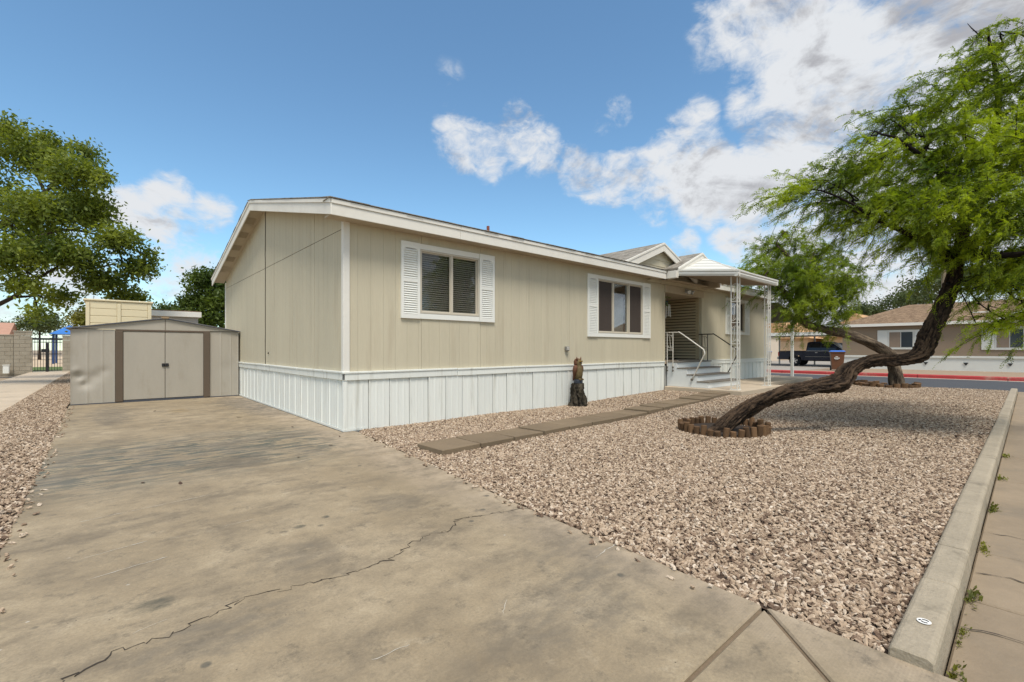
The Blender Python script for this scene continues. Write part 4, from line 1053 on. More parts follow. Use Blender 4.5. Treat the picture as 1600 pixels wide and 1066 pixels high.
# ---------------------------------------------------------------- things behind the shed
CREAM = mat('cream_vinyl', (.72, .62, .41), .6, .04, 1.5, .02)
cv = thing('cream_storage_box', 'cream panelled storage shed rising behind the metal shed', 'shed', (-2.3, 12.4, 0))
MB().box(-3.07, -1.53, 12.0, 13.4, -.26, 2.66).build('wall', CREAM, cv)
for a, b in ((-3.07, -2.98), (-2.36, -2.27), (-1.62, -1.53)): MB().box(a, b, 11.965, 11.999, 0, 2.60).build('post', CREAM, cv, bevel=.006)
MB().box(-3.12, -1.48, 11.95, 13.45, 2.662, 2.715).build('roof', CREAM, cv, bevel=.01)
for k in range(12):
    for a, b in ((-2.975, -2.365), (-2.265, -1.625)): place('panel_board', MB().box(a, b, 11.982, 11.999, .02+k*.22, .225+k*.22).mesh('panel_board'), CREAM, cv, bevel=.006)
gs = thing('flat_roof_shed', 'pale grey outbuilding with white fascia and flat roof behind the metal shed', 'shed', (-.5, 17, 0))
MB().box(-1.30, .22, 16.1, 18, -.26, 2.55).build('wall', mat('pale_grey_stucco', (.42, .39, .35), .9), gs)
rf = MB().box(-1.42, .32, 15.95, 18.2, 2.51, 2.72).build('fascia', TRIMW, gs, bevel=.006); MB().box(-1.40, .30, 15.97, 18.1, 2.721, 2.76).build('roof', ROOFB, gs)

# block wall, gate, and the park beyond
BLK = mat('block_wall_paint', (.33, .29, .225), .9, .12, 1.2, .08, .3, 50, (1, 1, 1), .45, (.16, .13, .09), .8, 0, .25, .05)
def block_wall(label, x0, x1, y, h, group='block walls by the gate'):
    bw = thing('block_wall', label, 'wall', ((x0+x1)/2, y, 0), group)
    me = MB().box(.006, .394, 0, .19, .006, .194).mesh('block'); row = 0; z = -.1
    while z < h-.05:
        x = x0-(.2 if row % 2 else 0)
        while x < x1-.05:
            a, b = max(x, x0), min(x+.4, x1)
            if b-a > .06:
                o = place('block', me, BLK, bw, (a, y, z)); o.scale = ((b-a)/.4, 1, 1)
            x += .4
        z += .2; row += 1
    MB().box(x0, x1, y+.012, y+.178, -.2, h-.12).build('mortar', mat('mortar', (.27, .235, .185), .95), bw)
    MB().box(x0-.02, x1+.02, y-.02, y+.21, z+.002, z+.06).build('cap', BLK, bw, bevel=.008)
block_wall('stained concrete block wall left of the iron gate', -9.5, -6.2, 28.0, 1.75)
block_wall('taller block pier holding the iron gate', -6.18, -5.52, 27.9, 1.95)
block_wall('short block wall between the iron gate and the shed', -4.40, -2.6, 28.0, 1.75)
gt = thing('iron_gate', 'black iron bar gate at the end of the side path', 'gate', (-4.96, 28.05, 0))
for x in np.arange(-5.44, -4.44, .105): MB().box(x-.010, x+.010, 28.04, 28.06, .04, 1.70).build('bar', BLACKM, gt)
for z in (.08, .95, 1.58): MB().box(-5.50, -4.42, 28.03, 28.07, z-.02, z+.02).build('rail', BLACKM, gt)
MB().box(-5.04, -4.93, 27.99, 28.10, .0, 1.55).build('post', BLACKM, gt, bevel=.005); MB().box(-5.52, -4.40, 28.0, 28.1, 1.70, 1.80).build('top_beam', BLACKM, gt)
lk = MB().box(-5.2, -4.9, 28.0, 28.10, 1.05, 1.22).build('lock_box', BLACKM, gt)
ub = thing('utility_box', 'small white utility box standing against the block wall', 'utility box', (-6.35, 27.6, 0))
MB().box(-6.52, -6.30, 27.55, 27.8, -.03, .38).build('body', SHUTW, ub, bevel=.02); MB().box(-6.54, -6.28, 27.53, 27.82, .382, .41).build('lid', SHUTW, ub, bevel=.01)
sc_ = thing('shade_canopy', 'blue fabric shade canopy in the park beyond the gate', 'canopy', (-5.2, 58, 0))
BLUE = mat('blue_shade_fabric', (.04, .17, .48), .8)
MB().loft([(-6.8, 56, 2.7), (-3.6, 56, 2.7), (-3.6, 60, 2.7), (-6.8, 60, 2.7)], [(-5.5, 57.8, 3.6), (-5.0, 57.8, 3.6), (-5.0, 58.2, 3.6), (-5.5, 58.2, 3.6)]).build('canopy', BLUE, sc_)
for x in (-6.5, -3.9):
    for y in (56.3, 59.7): MB().box(x-.09, x+.09, y-.09, y+.09, -.26, 2.7).build('post', mat('dark_blue_post', (.03, .06, .16), .5), sc_)
MB().box(-5.9, -4.6, 57, 58, .9, 1.6).build('play_frame', BLUE, sc_)
sheet('park_lawn', [(-40, 33), (40, 33), (40, 46), (-40, 46)], -.22, mat('park_grass', (.09, .13, .03), .95, .3, .6, .2))
sheet('park_sand', [(-60, 46.01), (40, 46.01), (40, 120), (-60, 120)], -.22, mat('park_sand', (.52, .40, .27), .95, .15, .3, .1))
ph = thing('park_building', 'low pinkish building far behind the block wall', 'building', (-22, 80, 0))
MB().box(-30, -12, 76, 84, -.26, 3.0).build('wall', mat('pink_stucco', (.5, .36, .27), .9), ph); MB().prism([(75.5, 3.0), (84.5, 3.0), (80, 4.6)], 0, -30.5, -11.5).build('roof', mat('pinkish_tile', (.42, .24, .17), .9), ph)

# ---------------------------------------------------------------- carport at the house end
cp = thing('carport', 'dark underside carport awning on slim posts at the house end', 'carport', (18, 3, 0))
CPU = mat('carport_underside', (.20, .185, .12), .8, .15, 1, .05)
def cz(x): return 2.95+(2.38-2.95)*(x-HW-.3)/(19.1-HW-.3)
for k in range(9):
    y0, y1 = -.3+k*.7, -.3+k*.7+.69
    MB().hexa([(HW+.33, y0, cz(HW+.33)), (19.1, y0, cz(19.1)), (19.1, y1, cz(19.1)), (HW+.33, y1, cz(HW+.33)), (HW+.33, y0, cz(HW+.33)+.05), (19.1, y0, cz(19.1)+.05), (19.1, y1, cz(19.1)+.05), (HW+.33, y1, cz(HW+.33)+.05)]).build('roof_pan', CPU, cp)
MB().box(19.10, 19.16, -.32, 6.0, 2.34, 2.46).build('gutter', ALW, cp)
for y in (-.05, 3.0, 5.7): MB().box(18.82, 18.92, y-.05, y+.05, -.26, 2.40).build('post', ALW, cp, bevel=.006)
# ---------------------------------------------------------------- neighbour across the road
def house_box(name, label, x0, x1, y0, y1, zg, wall_m, roof_m, eave, ridge_z, trim, skirt=None, hip=2.2, group=None):
    h = thing(name, label, 'house', ((x0+x1)/2, (y0+y1)/2, zg), group)
    MB().box(x0, x1, y0, y1, zg+(.85 if skirt else 0), eave).build('wall', wall_m, h)
    if skirt: MB().box(x0+.03, x1-.03, y0+.03, y1-.03, zg-.1, zg+.82).build('skirt', skirt, h); MB().box(x0-.03, x1+.03, y0-.03, y1+.03, zg+.80, zg+.93).build('skirt_band', skirt, h, bevel=.01)
    o = .35; xr = (x0+x1)/2
    P = [(x0-o, y0-o, eave+.1), (x1+o, y0-o, eave+.1), (x1+o, y1+o, eave+.1), (x0-o, y1+o, eave+.1), (xr, y0+hip*0, ridge_z), (xr, y1-hip, ridge_z)]
    m = MB(); m.v = P; m.f = [(0, 4, 5, 3), (1, 2, 5, 4), (0, 1, 4), (2, 3, 5), (0, 3, 2, 1)]
    r = m.build('roof', roof_m, h)
    q = MB(); q.box(x0-o-.03, x0-o, y0-o, y1+o, eave-.06, eave+.12); q.box(x0-o, x1+o, y1+o, y1+o+.03, eave-.06, eave+.12); q.box(x0-o, x1+o, y0-o-.03, y0-o, eave-.06, eave+.12); q.build('fascia', trim, h)
    return h, r
TAUPE = mat('taupe_stucco', (.26, .195, .135), .85, .06, 1, .05, .2, 40)
WSK = mat('white_skirt_far', (.62, .62, .57), .7, .06, 1, .03)
nb, nr = house_box('neighbour_house', 'taupe manufactured home with brown roof and white skirting across the road', 36, 44, -22, 2.05, -.14, TAUPE, ROOFB, 2.78, 4.35, TRIMW, WSK, 3.0)
def far_window(h, X, y0, y1, z0, z1, sh_w, panes, fm):
    wd = place('window', MB().box(X-.03, X+.02, y0, y1, z0, z1).mesh('window'), fm, h)
    n = len(panes); s_ = (y1-y0-.1)/n
    for k, c in enumerate(panes):
        a = y1-.05-s_*(k+1)+.02; b = y1-.05-s_*k-.02
        MB().box(X-.045, X-.031, a, b, z0+.06, z1-.06).build('pane', c, wd)
    for a, b in ((y0-sh_w, y0-.01), (y1+.01, y1+sh_w)):
        MB().box(X-.05, X+.01, a, b, z0-.08, z1+.08).build('shutter', WSK, wd, bevel=.01)
    q = MB(); q.box(X-.045, X, y0-.008, y1+.008, z0-.08, z0-.002); q.box(X-.045, X, y0-.008, y1+.008, z1+.002, z1+.08); q.build('casing', WSK, wd)
SCRT = mat('tan_solar_screen', (.25, .19, .14), .8); GDK = mat('far_dark_glass', (.035, .045, .055), .12, .1, 1, .02, 0, 60, (1, 1, 1), 0, (0, 0, 0), 1, 0, .6)
far_window(nb, 35.99, -1.75, -.45, 1.28, 2.38, .55, [SCRT, GDK], WSK)
far_window(nb, 35.99, -7.0, -5.3, 1.25, 2.40, .55, [SCRT, GDK, SCRT], WSK)
for y in (-2.3, -4.1, -5.9): 
    q = MB().prism([(y-.12, .40), (y+.12, .40), (y, .22)], 0, 35.985, 36.0); q.build('skirt_vent', mat('dark_vent', (.03, .03, .03), .8), nb)
pv_ = MB().tube([(38.0, -2.5, 3.3), (38.0, -2.5, 3.85)], .06, 8); pv_.build('roof_vent', TRIMW, nr); MB().box(37.3, 37.9, -5.0, -4.3, 3.25, 3.5).build('skylight', WSK, nr, bevel=.02)
# small gable on the neighbour's front
MB().loft([(35.5, -8.2, 2.85), (35.5, -5.4, 2.85), (35.5, -6.8, 3.55)], [(39.5, -8.2, 2.85), (39.5, -5.4, 2.85), (39.5, -6.8, 3.55)]).build('porch_gable', ROOFB, nb)
MB().loft([(35.46, -8.3, 2.78), (35.46, -6.8, 3.52), (35.46, -6.8, 3.66), (35.46, -8.3, 2.92)], [(35.5, -8.3, 2.78), (35.5, -6.8, 3.52), (35.5, -6.8, 3.66), (35.5, -8.3, 2.92)]).build('rake_board', TRIMW, nb); MB().loft([(35.46, -5.3, 2.78), (35.46, -6.8, 3.52), (35.46, -6.8, 3.66), (35.46, -5.3, 2.92)], [(35.5, -5.3, 2.78), (35.5, -6.8, 3.52), (35.5, -6.8, 3.66), (35.5, -5.3, 2.92)]).build('rake_board', TRIMW, nb)
# carport over the truck
nc = thing('truck_carport', 'flat grey carport roof on thin posts over the pickup', 'carport', (39.5, 6, -.1))
MB().box(36.4, 42.5, 2.3, 11.5, 2.28, 2.46).build('roof', mat('grey_carport_metal', (.33, .31, .28), .6), nc)
MB().box(36.36, 36.399, 2.3, 11.5, 2.24, 2.48).build('fascia', ALW, nc)
for y in (5.4, 8.1, 11.2):
    for x in (36.6, 42.2): MB().box(x-.05, x+.05, y-.05, y+.05, -.11, 2.28).build('post', ALW, nc)
# pale houses beyond
PEACH = mat('peach_stucco', (.58, .40, .23), .9, .06); PEACHR = mat('tan_tile_roof', (.50, .30, .15), .9, .12, 1.5, .1); CREAMW = mat('cream_stucco', (.62, .53, .42), .9, .05)
def gable_house(label, x, y0, y1, depth, zw, zr, garage):
    h = thing('distant_house', label, 'house', (x+depth/2, (y0+y1)/2, -.1), 'pale houses beyond the truck')
    MB().box(x, x+depth, y0, y1, -.2, zw).build('wall', PEACH, h)
    ym = (y0+y1)/2
    r = MB().loft([(x-.6, y0-.5, zw), (x-.6, y1+.5, zw), (x-.6, ym, zr)], [(x+depth+.5, y0-.5, zw), (x+depth+.5, y1+.5, zw), (x+depth+.5, ym, zr)]).build('roof', PEACHR, h)
    MB().prism([(y0, zw), (y1, zw), (ym, zr-.2)], 0, x-.02, x+.3).build('gable', CREAMW, h)
    if garage: MB().box(x-.06, x-.001, y0+.6, y0+3.4, -.1, 2.2).build('garage_door', mat('tan_garage_door', (.62, .45, .28), .7), h)
    for yy in (y1-1.0, y1-2.2): MB().box(x-.05, x-.001, yy, yy+.6, .9, 2.0).build('window', GDK, h)
    return h
gable_house('peach house with tan gable roof and garage seen past the pickup tailgate', 64, 12.0, 19.5, 10, 2.6, 5.2, True)
gable_house('peach house with tan gable roof above the pickup cab', 66, 4.0, 10.8, 10, 2.7, 5.6, True)
cw = thing('cream_outbuilding', 'narrow cream outbuilding with two dark windows left of the pickup', 'outbuilding', (52, 14.2, -.1))
MB().box(52, 56, 12.6, 17, -.2, 2.7).build('wall', CREAMW, cw); MB().box(51.8, 56.2, 12.4, 17.2, 2.7, 2.95).build('roof', PEACHR, cw)
for yy in (12.95, 13.6): MB().box(51.95, 51.999, yy, yy+.4, 1.0, 2.0).build('window', GDK, cw)

# ---------------------------------------------------------------- pickup truck (local +x = front), parked along the carport
tk = thing('pickup_truck', 'dark blue crew cab pickup parked under the far carport', 'truck', (38.95, 3.9, -.1))
tk.rotation_euler = (0, 0, rad(-90))
TB = mat('dark_blue_car_paint', (.012, .016, .032), .22, .1, 1, .02, 0, 60, (1, 1, 1), 0, (0, 0, 0), 1, .2, .6); TG = mat('truck_dark_glass', (.008, .010, .012), .06, 0, 1, 0, 0, 60, (1, 1, 1), 0, (0, 0, 0), 1, 0, .6)
CHR = mat('chrome', (.6, .6, .6), .2, .02, 1, .0, 0, 60, (1, 1, 1), 0, (0, 0, 0), 1, .9); TYR = mat('tyre_rubber', (.015, .015, .016), .85)
def tpart(name, mb, material, parent=None, smooth=False, bevel=0.):
    me = mb.mesh(name); o = bpy.data.objects.new(name, me); COL.objects.link(o); me.materials.append(material); o.parent = parent or tk; WL[o.name] = Vector()
    if smooth:
        for p in me.polygons: p.use_smooth = True
    if bevel: b = o.modifiers.new('bevel', 'BEVEL'); b.width = bevel; b.segments = 2; b.limit_method = 'ANGLE'
    return o
def arch(cx, r, z, n=9): return [(cx+r*math.cos(a), z+r*math.sin(a)) for a in np.linspace(math.pi, 0, n)]
WR, WF, WZ = -1.72, 1.92, .40
side = [(-2.88, .50)]+[(WR-.48, .50)]+arch(WR, .46, .46)+[(WR+.48, .46), (WF-.48, .46)]+arch(WF, .46, .46)+[(WF+.50, .48), (2.80, .50), (2.92, .62), (2.92, .98), (2.80, 1.08), (1.45, 1.16), (-.98, 1.16), (-2.86, 1.14), (-2.90, .95)]
body = tpart('body', MB().prism([(x, z) for x, z in side], 1, -.98, .98), TB, None, False, .03)
MBc = MB(); lo = [(-.98, 1.15), (1.50, 1.15), (.62, 1.86), (.40, 1.89), (-.72, 1.89), (-.90, 1.82)]
A = [(x, -.94 if z < 1.3 else -.76, z) for x, z in lo]; B = [(x, .94 if z < 1.3 else .76, z) for x, z in lo]
cab = tpart('cab', MB().loft(A, B), TB, None, False, .03)
for s_ in (-1, 1):
    def sp(x, z, off=.006): y = .94-(z-1.15)/.72*.18+off; return (x, s_*y, z)
    for q in ([(-.80, 1.24), (-.02, 1.24), (-.02, 1.76), (-.72, 1.76)], [(.04, 1.24), (1.02, 1.24), (.56, 1.74), (.04, 1.76)]):
        a = [sp(x, z, .008) for x, z in q]; b = [sp(x, z, -.01) for x, z in q]; tpart('side_window', MB().loft(a, b), TG)
    tpart('belt_trim', MB().box(-.95, 1.35, s_*.978-.006, s_*.978+.006, 1.165, 1.19), CHR); tpart('door_moulding', MB().box(-1.0, 1.35, s_*.983-.008, s_*.983+.008, .72, .75), mat('tan_reflection_trim', (.25, .23, .2), .3))
    tpart('step_bar', MB().tube([(-1.1, s_*1.0, .44), (1.35, s_*1.0, .44)], .04, 8), TYR)
    for x in (-1.0, -.02, 1.2): tpart('door_gap', MB().box(x-.006, x+.006, s_*.981-.003, s_*.981+.003, .55, 1.15), TYR)
    for x in (-.25, .75): tpart('door_handle', MB().box(x-.08, x+.08, s_*.99-.012, s_*.99+.012, 1.03, 1.065), CHR)
    mi = tpart('mirror', MB().box(1.02, 1.14, min(s_*.96, s_*1.18), max(s_*.96, s_*1.18), 1.22, 1.42), TB, None, False, .03)
    tpart('tail_light', MB().box(-2.915, -2.84, min(s_*.82, s_*.99), max(s_*.82, s_*.99), .78, 1.08), mat('red_lamp', (.45, .02, .02), .2), None, False, .01)
    tpart('headlight', MB().box(2.84, 2.94, min(s_*.60, s_*.96), max(s_*.60, s_*.96), .80, .98), CHR, None, False, .01)
    for cx in (WR, WF):
        wp = MB(); y0, y1 = (s_*.72, s_*.99)
        wl = tpart('wheel', MB().tube([(cx, y0, WZ), (cx, y0+s_*.03, WZ), (cx, y1-s_*.03, WZ), (cx, y1, WZ)], [.36, .40, .40, .36], 24), TYR)
        rim = tpart('rim', MB().tube([(cx, y1-s_*.01, WZ), (cx, y1+s_*.004, WZ)], [.235, .225], 20), mat('dark_rim_well', (.04, .04, .045), .5), wl)
        m = MB()
        for k in range(5):
            a = k*2*math.pi/5+.3; d = Vector((math.cos(a), 0, math.sin(a))); t_ = Vector((-math.sin(a), 0, math.cos(a)))*.035; c = Vector((cx, y1+s_*.012, WZ))
            m.hexa([c-t_, c+t_, c+d*.22+t_*1.3, c+d*.22-t_*1.3, c-t_+Vector((0, s_*.014, 0)), c+t_+Vector((0, s_*.014, 0)), c+d*.22+t_*1.3+Vector((0, s_*.014, 0)), c+d*.22-t_*1.3+Vector((0, s_*.014, 0))])
        m.tube([(cx, y1+s_*.008, WZ), (cx, y1+s_*.03, WZ)], .06, 12); tpart('spokes', m, CHR, wl)
tpart('windscreen', MB().loft([(1.42, -.80, 1.22), (1.42, .80, 1.22), (.70, .70, 1.80), (.70, -.70, 1.80)], [(1.46, -.80, 1.235), (1.46, .80, 1.235), (.74, .70, 1.815), (.74, -.70, 1.815)]), mat('bright_sunshade', (.55, .56, .55), .2))
tpart('rear_window', MB().loft([(-.975, -.7, 1.25), (-.975, .7, 1.25), (-.915, .64, 1.78), (-.915, -.64, 1.78)], [(-1.0, -.7, 1.25), (-1.0, .7, 1.25), (-.94, .64, 1.78), (-.94, -.64, 1.78)]), TG)
tpart('rear_bumper', MB().box(-3.02, -2.89, -.92, .92, .50, .70), CHR, None, False, .02); tpart('front_bumper', MB().box(2.90, 3.02, -.95, .95, .48, .70), TB, None, False, .03); tpart('grille', MB().box(2.92, 2.96, -.55, .55, .74, 1.0), BLACKM)
tpart('bed_cover', MB().box(-2.84, -1.0, -.86, .86, 1.15, 1.19), TYR)

# bins
BINM = mat('brown_bin_plastic', (.13, .055, .025), .55, .06, 2, .03); BLID = mat('blue_bin_lid', (.02, .13, .50), .5)
def bin_(label, x, y, z, rot, mark=True):
    b = thing('wheelie_bin', label, 'bin', (x, y, z)); b.rotation_euler = (0, 0, rot)
    def P(nm, mb, m_, par=None, bev=0.): return tpart(nm, mb, m_, par or b, False, bev)
    q = lambda w_, d, zz: [(-w_, -d, zz), (w_, -d, zz), (w_, d, zz), (-w_, d, zz)]
    bd = P('body', MB().loft(q(.26, .28, .06), q(.33, .37, 1.02)), BINM, None, .02); P('rim', MB().loft(q(.35, .39, 1.0), q(.36, .40, 1.06)), BINM, bd)
    P('lid', MB().loft(q(.37, .42, 1.065), q(.30, .36, 1.14)), BLID, None, .02); P('handle', MB().tube([(-.25, .44, 1.0), (.25, .44, 1.0)], .018, 8), BINM)
    for s_ in (-1, 1):
        w_ = P('wheel', MB().tube([(s_*.24, .30, .13), (s_*.31, .30, .13)], .13, 16), TYR)
    if mark:
        m = MB()
        for (x0, x1, z0, z1) in ((-.10, .02, .76, .80), (-.16, .10, .68, .73), (-.13, .04, .635, .66)):
            k = 5; wd = (x1-x0)/k
            for i in range(k): m.box(x0+i*wd, x0+(i+.72)*wd, -.372+.0, -.335, z0, z1)
        P('printed_mark', m, SHUTW, bd)
bin_('brown wheelie bin with blue lid standing by the neighbour driveway', 31.2, 1.25, -.10, rad(-72))
bin_('brown bin with blue lid behind the pickup tailgate', 43.5, 9.6, -.10, rad(-80), False)
bpy.data.objects['wheelie_bin'].scale = (1.08,)*3

# pole behind the neighbour's roof
po = thing('utility_pole', 'tall plain wooden pole rising behind the brown neighbour roof', 'pole', (48, -2.05, -.2))
MB().tube([(48, -2.05, -.2), (48, -2.05, 11)], [.17, .13], 10).build('shaft', mat('weathered_pole', (.22, .17, .11), .9, .1, 2, .1), po)
MB().box(47.94, 48.06, -3.1, -1.0, 10.2, 10.35).build('crossarm', mat('weathered_pole', (.22, .17, .11)), po)

# ---------------------------------------------------------------- trees
def quads(name, V, n, material, parent):
    me = bpy.data.meshes.new(name); me.vertices.add(n*4); me.vertices.foreach_set('co', V.astype(np.float32).ravel())
    me.loops.add(n*4); me.loops.foreach_set('vertex_index', np.arange(n*4, dtype=np.int32)); me.polygons.add(n)
    me.polygons.foreach_set('loop_start', np.arange(0, n*4, 4, dtype=np.int32)); me.polygons.foreach_set('loop_total', np.full(n, 4, dtype=np.int32))
    me.update(); me.validate(); return place(name, me, material, parent)
def unit(a): return a/np.maximum(np.linalg.norm(a, axis=-1, keepdims=True), 1e-6)
def feather_leaves(centres, direc, length, k, rng, width=.010, leaflet=.030):
    """pinnate sprigs: at each centre a rachis with k pairs of thin leaflets"""
    n = len(centres); d = unit(direc); up = unit(rng.normal(size=(n, 3))+np.array([0, 0, 1.2])); s = unit(np.cross(d, up)); out = []
    for i in range(k):
        t = (i+.5)/k; base = centres+d*(length*t)[:, None]-np.array([0, 0, 1])*(length*.28*t*t)[:, None]
        for sg in (-1, 1):
            l = (leaflet*(1-.35*abs(2*t-1)))*rng.uniform(.75, 1.2, n); ax = unit(d*.75+s*sg+rng.normal(size=(n, 3))*.25)
            wv = unit(np.cross(ax, up))*width*.5
            p0 = base; p2 = base+ax*l[:, None]; pm = base+ax*(l*.5)[:, None]
            out.append(np.stack([p0, pm+wv, p2, pm-wv], 1))
    V = np.concatenate(out, 0); return V, len(V)
def sv(lat, dep, z):      # camera-space offset (lateral, depth) plus world height -> world
    c, s = math.cos(rad(YAW)), math.sin(rad(YAW)); return Vector((CAMX+c*dep+s*lat, CAMY+s*dep-c*lat, z))
def pxd(px, py, dep): return sv((px-800)/715*dep, dep, CAMZ-(py-546)/715*dep)

def branchwork(root_pts, targets, rng, r0, m, wig=.12):
    """limbs from the nearest root point out to each target, each with twigs"""
    tips = []
    for tg in targets:
        a = min(root_pts, key=lambda p: (Vector(p)-Vector(tg)).length); a = Vector(a); b = Vector(tg); mid = a.lerp(b, .5)+Vector((rng.normal(0, wig), rng.normal(0, wig), rng.normal(.12, wig)))
        q = a.lerp(b, .25)+Vector((rng.normal(0, wig*.6), rng.normal(0, wig*.6), .10))
        P = cat_spline([a, q, mid, b], 5); L = (b-a).length; rr = [max(.006, r0*min(1, .5+L*.2)*(1-.85*i/(len(P)-1))) for i in range(len(P))]
        m.tube(P, rr, 7); tips.append(P)
        for k in range(3):
            s_ = P[int(len(P)*rng.uniform(.35, .95))-1]; e = Vector(s_)+Vector(rng.normal(0, .16, 3)); m.tube([s_, Vector(s_).lerp(e, .5)+Vector(rng.normal(0, .05, 3)), e], [.010, .007, .003], 5)
    return tips

def strands(clusters, per, sprigs, rng, wind, twig, scale=1., droop=.42, spread=1.15):
    P, Dr = [], []
    for (c, sp, wt) in clusters:
        c = np.array(c)
        for _ in range(max(2, int(per*wt))):
            u = rng.normal(size=3); u /= np.linalg.norm(u); st_ = c+u*(rng.uniform()**.5)*sp*spread*np.array([1, 1, .72])-wind*(sp*.35+.22*scale)
            d = wind*rng.uniform(.5, 1.0)+rng.normal(size=3)*.32+np.array([0, 0, .05]); d /= np.linalg.norm(d); L = rng.uniform(.35, .85)*scale
            f = lambda t: st_+d*L*t+np.array([0, 0, -1])*droop*L*t*t
            twig.tube([tuple(f(t)) for t in (0, .33, .66, 1)], [.005*scale, .004*scale, .003*scale, .0012*scale], 4)
            t = rng.uniform(.02, 1.0, sprigs); p = st_+d*L*t[:, None]-np.array([0, 0, 1])*droop*L*(t*t)[:, None]
            P.append(p+rng.normal(size=p.shape)*.012*scale); tg_ = d+np.outer(t, np.array([0, 0, -2*droop])); Dr.append(tg_*.9+rng.normal(size=p.shape)*.50)
    return np.concatenate(P), np.concatenate(Dr)
# leaning mesquite in the gravel
mq = thing('mesquite_tree', 'leaning mesquite with twisted dark trunk and feathery wind-blown leaves', 'tree', (4.0, -3.85, 0))
D1 = 6.45
path = [pxd(1098, 706, 6.6), pxd(1118, 680, 6.6), pxd(1162, 643, 6.55), pxd(1215, 617, 6.45), pxd(1268, 606, 6.5), pxd(1312, 598, 6.5), pxd(1330, 577, 6.5), pxd(1362, 564, 6.48), pxd(1412, 562, 6.45), pxd(1440, 552, 6.42), pxd(1455, 520, 6.4), pxd(1472, 482, 6.4), pxd(1487, 440, 6.45), pxd(1500, 390, 6.5), pxd(1512, 340, 6.5)]
noisy_tube(path, [.15, .118, .100, .093, .098, .128, .095, .080, .080, .108, .100, .092, .082, .065, .055], 16, 'trunk', BARK, mq, 13, .50, .9, 2)
rng = np.random.default_rng(11)
LIMBS = MB()
roots = [path[12], path[13], path[14]]
main = [[(1512, 340, 6.5), (1470, 270, 6.3), (1400, 215, 6.1)], [(1512, 340, 6.5), (1545, 250, 6.6), (1560, 150, 6.7), (1545, 60, 6.8)], [(1500, 390, 6.5), (1570, 340, 6.2), (1640, 290, 6.0)], [(1512, 340, 6.5), (1530, 270, 7.2), (1500, 200, 7.8)],
        [(1495, 410, 6.45), (1430, 370, 6.2), (1360, 340, 6.1)], [(1512, 340, 6.5), (1600, 240, 6.4), (1690, 130, 6.3)], [(1500, 390, 6.5), (1560, 400, 5.8), (1640, 390, 5.3)], [(1500, 390, 6.5), (1500, 360, 7.2), (1470, 330, 8.0)]]
for b in main:
    P = cat_spline([pxd(*q) for q in b], 7); LIMBS.tube(P, [max(.018, .075*(1-.8*i/len(P))) for i in range(len(P))], 9); roots += P[4:]
# crown masses: (px, py, depth, spread m, weight)
cl = [(1235, 305, 6.2, .26, .55), (1285, 280, 6.4, .30, .8), (1340, 245, 6.3, .34, 1.1), (1300, 335, 6.6, .28, .7), (1360, 320, 6.2, .38, 1.3), (1420, 235, 6.4, .40, 1.3), (1380, 195, 6.8, .28, .7), (1440, 165, 6.6, .34, 1.), (1500, 120, 6.7, .36, 1.), (1545, 60, 6.8, .28, .7), (1560, 130, 6.5, .36, 1.),
      (1480, 230, 6.2, .45, 1.6), (1430, 320, 6.0, .45, 1.7), (1500, 320, 5.9, .50, 1.8), (1560, 240, 6.1, .50, 1.7), (1600, 160, 6.3, .45, 1.3), (1420, 365, 6.3, .34, 1.1), (1470, 395, 6.6, .34, 1.1), (1550, 405, 6.0, .40, 1.3), (1590, 430, 6.6, .3, .7), (1590, 330, 5.8, .50, 1.6), (1620, 60, 6.6, .35, .7), (1640, 230, 6.0, .55, 1.6), (1700, 150, 6.2, .6, 1.3),
      (1660, 370, 5.5, .5, 1.3), (1560, 455, 6.2, .25, .45), (1600, 480, 6.0, .25, .45), (1500, 260, 7.6, .55, 1.5), (1430, 300, 7.6, .5, 1.2), (1560, 330, 7.6, .6, 1.3), (1480, 180, 7.6, .4, .9), (1760, 300, 5.8, .7, 1.5), (1620, 250, 7.6, .6, 1.2), (1370, 290, 7.2, .35, .8), (1330, 365, 7.0, .18, .25), (1525, 505, 6.0, .14, .16), (1570, 500, 5.9, .16, .2)]
CL = [(tuple(pxd(px, py, dp)), sp, wt) for (px, py, dp, sp, wt) in cl]
branchwork(roots, [c[0] for c in CL], rng, .03, LIMBS)
wind = np.array(sv(-1, 0, 0)-sv(0, 0, 0)); wind[2] = 0; wind = wind/np.linalg.norm(wind)
Cn, dirs = strands(CL, 31, 27, rng, wind, LIMBS)
lo_ = LIMBS.build('limbs', BARK, mq, smooth=True)
n = len(Cn); V, q = feather_leaves(Cn, dirs, rng.uniform(.07, .16, n), 7, rng, .011, .034)
MLEAF = leaf_mat('mesquite_leaf', (.045, .092, .008), (.36, .44, .022), .46, 1.1)
quads('crown', V, q, MLEAF, mq)

